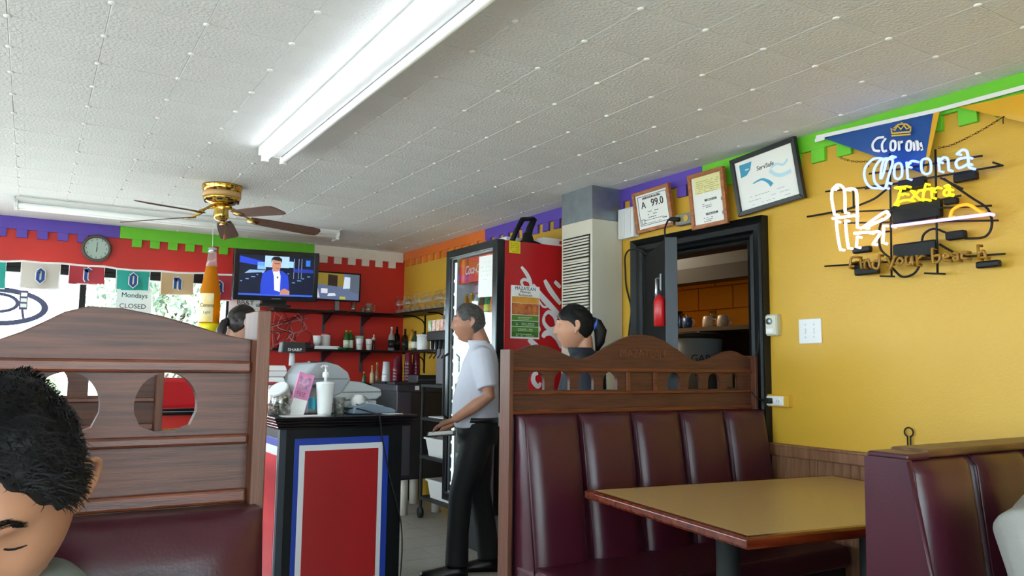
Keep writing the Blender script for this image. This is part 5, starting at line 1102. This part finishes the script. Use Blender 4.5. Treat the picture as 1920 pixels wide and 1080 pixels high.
def add_hand(b, W, D, side, curl=.5, sc=1.0):
    """W wrist point, D pointing direction of the fingers, side +1/-1 picks the thumb side"""
    W = Vector(W); D = Vector(D).normalized(); up = Vector((0, 0, 1)); S = D.cross(up).normalized()*side; N = S.cross(D)*side
    b.tube([W-D*.01, W+D*.03*sc, W+D*.075*sc, W+D*.088*sc], [.024*sc, .031*sc, .034*sc, .028*sc], 12, flat=.55)
    for k in range(4):
        o = W+D*.078*sc+S*(.026-.0175*k)*sc; L = (.062, .072, .068, .052)[k]*sc; dn = Vector((0, 0, -1))
        p1 = o+D*L*.45+dn*L*.12*curl; p2 = p1+(D*(1-curl*.55)+dn*curl).normalized()*L*.32; p3 = p2+(D*(1-curl)+dn*curl*1.3).normalized()*L*.28
        b.tube([o-D*.012, o, p1, p2, p3], [.0095*sc, .0098*sc, .009*sc, .0083*sc, .0062*sc], 8)
    o = W+D*.025*sc+S*.026*sc; b.tube([o-S*.008, o+S*.014*sc+D*.02*sc, o+S*.022*sc+D*.045*sc-up*.006, o+S*.019*sc+D*.066*sc-up*.012], [.012*sc, .0115*sc, .0098*sc, .0068*sc], 8)
def brows(M, root, m, fem=0, fine=False):
    for s in (-1, 1):
        P = []
        for k in range(7):
            x = s*(.013+.0065*k); z = .040+.006*math.sin(PI*k/6*.85)-.001*k; a = math.atan2(x, .09)
            best = min((head_point(a+da*.02, PI*t/200, fem) for t in range(50, 100) for da in (-1, 0, 1)), key=lambda q: abs(q.z-z)+abs(q.x-x)); P.append(best+Vector((0, -.0012, 0)))
        if fine:
            rnd = random.Random(2); b = MB()
            for k in range(260):
                u = rnd.random()*5.99; i = int(u); p = P[i].lerp(P[i+1], u-i); h = (.0025, .0045, .005, .0045, .0038, .003, .0015)[i]; p = p+Vector((0, .0006, rnd.uniform(-h, h)))
                d = Vector((s*1, .15, .55-.12*u+rnd.uniform(-.2, .2))).normalized()*.0065; w = Vector((0, 0, .0005)); b.add([M @ (p-w), M @ (p+w), M @ (p+d*.6+w+Vector((0, -.0012, 0))), M @ (p+d)], [(0, 1, 2, 3)])
            b.build('eyebrow', m, root); continue
        MB().tube([tuple(M @ p) for p in P], [.0025, .0042, .0046, .0044, .004, .003, .0015], 6).build('eyebrow', m, root, smooth=True)
def eyes(M, root, closed=False):
    for s in (-1, 1):
        c = head_point(math.atan2(s*.032, .085), PI*.452)
        if closed: MB().tube([tuple(M @ Vector((s*(.018+.005*k), c.y-.0035+.0009*abs(k-2.5), .013-.0022*math.sin(PI*k/5)))) for k in range(6)], [.0005, .001, .0012, .0012, .001, .0005], 5).build('eyelash', M_hair, root)
        else:
            MB().ell(M @ Vector((s*.032, c.y+.0105, .016)), (.0085, .0075, .0055), 12, 8).build('eye', mat('eye_white', '#d8d2cc', .2), root, smooth=True); MB().ell(M @ Vector((s*.032, c.y+.0045, .016)), (.0035, .0035, .0035), 10, 6).build('iris', mat('iris_dark', '#1c110c', .15), root, smooth=True)
M_pants = mat('black_trousers', '#060608', .75, var=.2, vscale=20); M_shoe = mat('black_leather', '#0a0909', .35)
def standing(label, loc, rz, ht, head_yaw, skin, shirt, pants, hair, style, fem=0, la=None, ra=None, feet=((.09, -.20), (-.09, .05)), belly=0.0, head_fwd=-.06, sleeve=.6, pitch=0, strands=1200, slen=.02):
    s = ht/1.675; t = thing('person', label, 'person', loc, rz)
    HM = Matrix.Translation((0, head_fwd, 1.552*s)) @ Matrix.Rotation(head_yaw, 4, 'Z') @ Matrix.Rotation(pitch, 4, 'X') @ Matrix.Scale(.97 if not fem else .95, 4)
    sw = .185 if not fem else .155; b = MB(); add_head(b, HM, 60, 46, fem)
    b.tube([(0, .02, 1.35*s), (0, .014, 1.42*s), (0, head_fwd+.052, 1.505*s)], [.064, .052-.009*fem, .050-.009*fem], 16)
    b.loft([ering(z*s, rx, ry, 0, cy) for z, rx, ry, cy in ((.92, .14, .10, 0), (1.1, .14, .10, 0), (1.25, .15, .095, 0), (1.35, .13, .08, .01), (1.40, .06, .05, .01))])
    arms = []
    for sd, A in ((1, la), (-1, ra)):
        A = A or ((sw+.05, .03, 1.09), (sw+.03, -.06, .86), (0, -.15, -1))
        S0 = Vector((sd*sw*.93, .01, 1.345*s)); E0 = Vector((sd*A[0][0], A[0][1], A[0][2]*s)); W0 = Vector((sd*A[1][0], A[1][1], A[1][2]*s)); D = Vector((sd*A[2][0], A[2][1], A[2][2]))
        q = 1-.18*fem; b.tube([S0, S0.lerp(E0, .5), E0, E0.lerp(W0, .35), W0], [.050*q, .047*q, .038*q, .040*q, .026*q], 12); add_hand(b, W0, D, -sd, .6, 1-.1*fem); arms.append((S0, E0, W0))
    voxel(b.build('body', skin, t, smooth=True), .005, 2)
    brows(HM, t, hair, fem); eyes(HM, t)
    hair_shell(HM, style, .014 if style == 'short' else .011, 64, 48, strands, 5, (0, 1, -.1), slen).build('hair', hair, t, smooth=True)
    g = MB(); g.loft([ering(z*s, rx*(1-.08*fem), ry, 0, cy, 28) for z, rx, ry, cy in ((.90, .172, .128+belly*.6, -.01-belly*.5), (.98, .176, .136+belly, -.015-belly*.6), (1.08, .178, .134+belly, -.015-belly*.5), (1.2, .182, .128, -.005), (1.30, .19, .115, .005), (1.36, .165, .095, .012), (1.40, .10, .078, .01), (1.425, .068, .066, .004))])
    for S0, E0, W0 in arms:
        e = S0.lerp(E0, sleeve*1.35) if sleeve < .75 else E0
        g.tube([S0.lerp(Vector((0, 0, S0.z)), .35), S0, S0.lerp(e, .5), e], [.07, .073, .068, .066], 14)
        if sleeve >= .75: g.tube([E0, E0.lerp(W0, .9)], [.056, .04], 12)
    voxel(g.build('shirt', shirt, t, smooth=True), .007, 5)
    c = MB(); c.loft([ering((1.405+z)*s, .066*k, .064*k, 0, .002-z*.5, 24) for z, k in ((-.012, 1.12), (.012, 1.10), (.036, 1.0), (.036, .93), (.0, .95))]); c.build('collar', shirt, t, smooth=True)
    p = MB(); p.loft([ering(z*s, rx, ry, 0, -.005, 24) for z, rx, ry in ((.80, .17, .125), (.88, .178, .128+belly*.4), (.955, .174, .130+belly*.5))])
    for k, (fx, fy) in enumerate(feet):
        hx = math.copysign(.088, fx); kn = (fx, fy*.55-.02, .50*s)
        p.tube([(hx, 0, .86*s), ((hx+fx)/2, fy*.25-.01, .68*s), kn, (fx, fy*.85+.01, .28*s), (fx, fy+.03, .075)], [.098, .092, .075, .068, .072], 16)
        sh = MB(); sh.loft([[(fx+dx*w, fy+y, z0+dz*h) for dx, dz in ((-1, 0), (-.95, .5), (-.6, .9), (0, 1), (.6, .9), (.95, .5), (1, 0))] for y, w, h, z0 in ((.10, .022, .05, .0), (.085, .034, .085, .0), (.03, .038, .10, .0), (-.05, .042, .07, .0), (-.13, .046, .05, .0), (-.175, .036, .04, .002), (-.195, .015, .025, .006))]); sh.build('shoe', M_shoe, t, smooth=True)
    voxel(p.build('trousers', pants, t, smooth=True), .009, 4)
    MB().loft([ering(z*s, .178, .133+belly*.5, 0, -.005, 28) for z in (.935, .965)]).build('belt', M_shoe, t, smooth=True)
    return t, HM
# the man walking past the cooler with an order pad
M_skin2 = mat('tanned_skin', '#b07a60', .5, var=.12, vscale=25, sss=.08); M_grey = mat('greying_hair', '#2e2b2b', .45, var=.6, vscale=90, col2='#5f5c5a')
M_shirt = mat('pale_striped_shirt', '#ccccd8', .75, var=.10, vscale=3, bump=.1, bscale=300)
man, HM = standing('grey-haired man in a pale short-sleeved shirt and black trousers holding an order pad', (2.43, 4.315, 0), R(-119), 1.675, R(8), M_skin2, M_shirt, M_pants, M_grey, 'short', 0,
    ((.245, .06, 1.10), (.20, -.15, .955), (-.15, -1, -.35)), ((.23, .05, 1.09), (.13, -.16, .90), (.1, -1, -.45)), ((.09, -.15), (-.09, .05)), .012, -.075, strands=1500)
mp = MB(); mp.box(-.06, .06, -.10, .08, -.004, .004); pad = mp.build('order_pad', M_shoe, None, (2.43+.285*math.cos(R(151))+.02, 4.315+.285*math.sin(R(151))-.1, .862), (R(4), R(7), R(-119)), bevel=.002)
tag(pad, 'black order pad with white slip held by the grey-haired man', 'order pad'); MB().box(-.05, .05, -.09, .06, .004, .0055).build('white_slip', M_paper, pad)
MB().box(-.035, .035, .0, .025, -.05, .03).build('shirt_tail_slip', M_paper, man, (.11, .128, .96), (R(4), 0, R(25)))
# woman by the kitchen door
M_skin3 = mat('light_brown_skin', '#b98468', .5, var=.1, vscale=25, sss=.08)
wm, HW = standing('dark-haired woman with a blue hair tie standing behind the carved divider', (2.46, 3.27, 0), R(-124), 1.605, R(0), M_skin3, mat('navy_top', '#171d2a', .8), M_pants, M_hair, 'long', 1, strands=500, slen=.03, head_fwd=-.045)
MB().tube([HW @ Vector(p) for p in ((0, .095, .03), (0, .125, .02), (0, .145, -.02), (.0, .14, -.08), (0, .125, -.13))], [.03, .030, .034, .026, .008], 14).build('ponytail', M_hair, wm, smooth=True)
MB().tube([HW @ Vector((.024*math.cos(a), .118+.006*math.sin(a), .018+.024*math.sin(a))) for a in [k*PI/8 for k in range(16)]], .010, 8, True).build('hair_tie', mat('royal_blue_cloth', '#3a62c4', .7), wm, smooth=True)
for s in (-1, 1): MB().ell(HW @ Vector((s*.082, .006, -.03)), (.006, .006, .006), 10, 8).build('earring', M_chrome, wm, smooth=True)
# woman behind the counter
M_brn = mat('dark_brown_hair', '#231815', .4, var=.4, vscale=60); M_skin4 = mat('fair_skin', '#cf9f88', .5, var=.08, vscale=25, sss=.08)
w2, H2 = standing('brown-haired woman with a ponytail standing behind the cashier counter', (1.09, 5.15, 0), R(92), 1.655, R(8), M_skin4, mat('light_grey_top', '#a9a6a8', .8), M_pants, M_brn, 'long', 1, strands=500, slen=.03)
MB().tube([H2 @ Vector(p) for p in ((0, .095, .02), (0, .125, .005), (0, .145, -.05), (.0, .15, -.13), (0, .14, -.22))], [.022, .024, .030, .026, .006], 14).build('ponytail', M_brn, w2, smooth=True)
MB().tube([H2 @ Vector((.02*math.cos(a), .116, .008+.02*math.sin(a))) for a in [k*PI/8 for k in range(16)]], .008, 8, True).build('hair_tie', M_blackm, w2, smooth=True)

# the dark-haired man at the near booth, head bowed
dm = thing('person', 'young man with short black hair bowing his head before the worn divider', 'person', (-.028, .97, 0), R(-2))
HD = Matrix.Translation((0, 0, 1.130)) @ Matrix.Rotation(R(-2), 4, 'Z') @ Matrix.Rotation(R(31), 4, 'X') @ Matrix.Scale(1.0, 4)
b = MB(); add_head(b, HD, 120, 96)
b.tube([(0, .05, .93), (0, .045, 1.0), (0, .035, 1.085)], [.075, .060, .057], 20)
b.loft([ering(z, rx, ry, 0, cy) for z, rx, ry, cy in ((.48, .15, .11, -.12), (.7, .15, .11, -.06), (.92, .15, .085, .01), (1.0, .09, .065, .04))])
arms = []
for sd in (1, -1):
    S0, E0, W0 = Vector((sd*.185, .02, .965)), Vector((sd*.25, -.16, .70)), Vector((sd*.12, -.38, .80))
    b.tube([S0, S0.lerp(E0, .5), E0, E0.lerp(W0, .4), W0], [.052, .05, .042, .042, .028], 14); add_hand(b, W0, (-sd*.3, -1, .05), -sd, .5); arms.append((S0, E0, W0))
M_skin1 = mat('olive_skin', '#a8775c', .45, var=.10, vscale=18, bump=.08, bscale=500, bdist=.001, sss=.10)
voxel(b.build('body', M_skin1, dm, smooth=True), .0032, 2)
brows(HD, dm, M_hair, 0, True); eyes(HD, dm, True)
FRONT[0] = .176
hair_shell(HD, 'short', .017, 140, 100, 22000, 9, (.5, -.5, .4), .017).build('hair', M_hair, dm, smooth=True)
g = MB(); g.loft([ering(z, rx, ry, 0, cy, 28) for z, rx, ry, cy in ((.46, .17, .13, -.13), (.6, .172, .13, -.09), (.78, .178, .115, -.04), (.93, .19, .095, .01), (.99, .165, .08, .03), (1.025, .105, .07, .045), (1.05, .078, .066, .05))])
for S0, E0, W0 in arms: g.tube([S0.lerp(Vector((0, .02, S0.z)), .35), S0, S0.lerp(E0, .5), S0.lerp(E0, .85)], [.072, .076, .070, .066], 14)
M_tee = mat('grey_green_shirt', '#6d7470', .8, var=.08, vscale=10, bump=.1, bscale=300); voxel(g.build('shirt', M_tee, dm, smooth=True), .007, 5)
p = MB()
for sd in (1, -1): p.tube([(sd*.09, -.12, .545), (sd*.10, -.30, .545), (sd*.11, -.52, .53), (sd*.11, -.54, .30), (sd*.11, -.52, .08)], [.085, .08, .065, .055, .05], 14)
voxel(p.build('trousers', mat('denim', '#26303f', .8), dm, smooth=True), .01, 3)
for sd in (1, -1): MB().loft([[(sd*.11+dx*w, -.54+y, dz*h) for dx, dz in ((-1, 0), (-.9, .6), (0, 1), (.9, .6), (1, 0))] for y, w, h in ((.10, .03, .07), (.0, .04, .10), (-.10, .045, .06), (-.17, .03, .04))]).build('shoe', M_shoe, dm, smooth=True)
# person on the bench by the yellow wall, mostly out of frame
gp_ = thing('person', 'person in a light grey shirt leaning on the wood-capped bench', 'person', (2.10, .84, 0), R(0))
HG = Matrix.Translation((.02, -.02, 1.19)) @ Matrix.Rotation(R(10), 4, 'X')
b = MB(); add_head(b, HG, 60, 46); b.tube([(0, .06, .95), (0, .04, 1.02), (.01, 0, 1.12)], [.07, .056, .054], 16)
b.loft([ering(z, rx, ry, 0, cy) for z, rx, ry, cy in ((.48, .15, .11, .0), (.7, .15, .11, .02), (.9, .15, .09, .05), (.96, .08, .06, .05))]); arms = []
for sd in (1, -1):
    S0, E0, W0 = Vector((sd*.185, .05, .925)), Vector((sd*.27, -.06, .68)), Vector((sd*.16, -.28, .78)); b.tube([S0, S0.lerp(E0, .5), E0, E0.lerp(W0, .4), W0], [.05, .05, .042, .042, .028], 14); add_hand(b, W0, (-sd*.3, -1, 0), -sd, .5); arms.append((S0, E0, W0))
voxel(b.build('body', M_skin3, gp_, smooth=True), .006, 2); brows(HG, gp_, M_brn); eyes(HG, gp_); hair_shell(HG, 'short', .014, 64, 48, 600, 15, (0, 1, 0), .02).build('hair', M_brn, gp_, smooth=True)
g = MB(); g.loft([ering(z, rx, ry, 0, cy, 28) for z, rx, ry, cy in ((.46, .18, .14, .0), (.6, .185, .14, .01), (.78, .19, .13, .03), (.90, .195, .115, .05), (.96, .16, .09, .055), (1.0, .09, .075, .05))])
for S0, E0, W0 in arms: g.tube([S0.lerp(Vector((0, .05, S0.z)), .35), S0, S0.lerp(E0, .5), E0, E0.lerp(W0, .5)], [.072, .080, .074, .066, .055], 14)
voxel(g.build('shirt', mat('light_grey_shirt', '#908e89', .8, var=.06, vscale=8, bump=.1, bscale=300), gp_, smooth=True), .007, 5)
p = MB()
for sd in (1, -1): p.tube([(sd*.09, 0, .545), (sd*.10, -.24, .545), (sd*.11, -.44, .53), (sd*.11, -.46, .30), (sd*.11, -.44, .08)], [.085, .08, .065, .055, .05], 14)
voxel(p.build('trousers', MATS['denim'], gp_, smooth=True), .01, 3)
for sd in (1, -1): MB().loft([[(sd*.11+dx*w, -.46+y, dz*h) for dx, dz in ((-1, 0), (-.9, .6), (0, 1), (.9, .6), (1, 0))] for y, w, h in ((.10, .03, .07), (.0, .04, .10), (-.10, .045, .06), (-.17, .03, .04))]).build('shoe', M_shoe, gp_, smooth=True)
# ------------------------------------------------------------------ outside the windows
gd = MB().box(-40, 40, YB+.15, 60, -.3, -.15); gd.box(-40, XL-.15, -40, YB+.15, -.3, -.15); gd.box(XL-.15, 40, -40, YF-.15, -.3, -.15)
struct(gd.build('ground', mat('pale_asphalt', '#bdb9b0', .8, var=.15, vscale=1)))
def tree(label, x, y, h, r, seed, dens, cols):
    rnd = random.Random(seed); t = thing('tree', label, 'tree', (x, y, -.15), 0, 'trees outside the window')
    b = MB(); b.tube(cat_([(0, 0, 0), (.08, .05, h*.25), (-.05, .1, h*.5), (.05, 0, h*.8)], 5), [.16-.008*k for k in range(16)], 10)
    for k in range(16):
        a = rnd.uniform(0, 2*PI); z = rnd.uniform(.28, .75)*h; L = r*rnd.uniform(.6, 1)
        b.tube(cat_([(0, 0, z), (L*.5*math.cos(a), L*.5*math.sin(a), z+rnd.uniform(-.1, .3)), (L*math.cos(a), L*math.sin(a), z+rnd.uniform(-.2, .5))], 4), [.05-.005*q for q in range(9)], 6)
    b.build('trunk', mat('bark', '#4a4038', .9), t, smooth=True)
    for ci, c in enumerate(cols):
        l = MB()
        for k in range(dens):
            u = Vector((rnd.gauss(0, 1), rnd.gauss(0, 1), rnd.gauss(0, 1))).normalized()*rnd.random()**.4
            p = Vector((u.x*r, u.y*r, h*.62+u.z*h*.42)); e = Euler((rnd.uniform(0, 6), rnd.uniform(0, 6), rnd.uniform(0, 6))).to_matrix(); s = rnd.uniform(.05, .10)
            o = len(l.v); l.v += [tuple(p+e @ Vector(q)*s) for q in ((-1, 0, 0), (0, .45, .15), (1, 0, 0), (0, -.45, .15))]; l.f.append((o, o+1, o+2, o+3))
        tag(l.build('leaves', mat('leaf'+c, c, .6), t), kind='stuff')
tree('leafy green tree outside the window behind the Mondays notice', 1.95, 14.0, 4.4, 1.35, 3, 2300, ('#8c9f86', '#aebba4', '#66786a'))
tree('paler tree standing further along the street outside', 6.9, 16.5, 5.0, 2.2, 5, 3500, ('#7d9a6a', '#a9bb94'))
tree('low bushy tree outside near the oval window sign', -.2, 16.0, 1.5, .8, 8, 900, ('#9aae86', '#b7c4a4'))
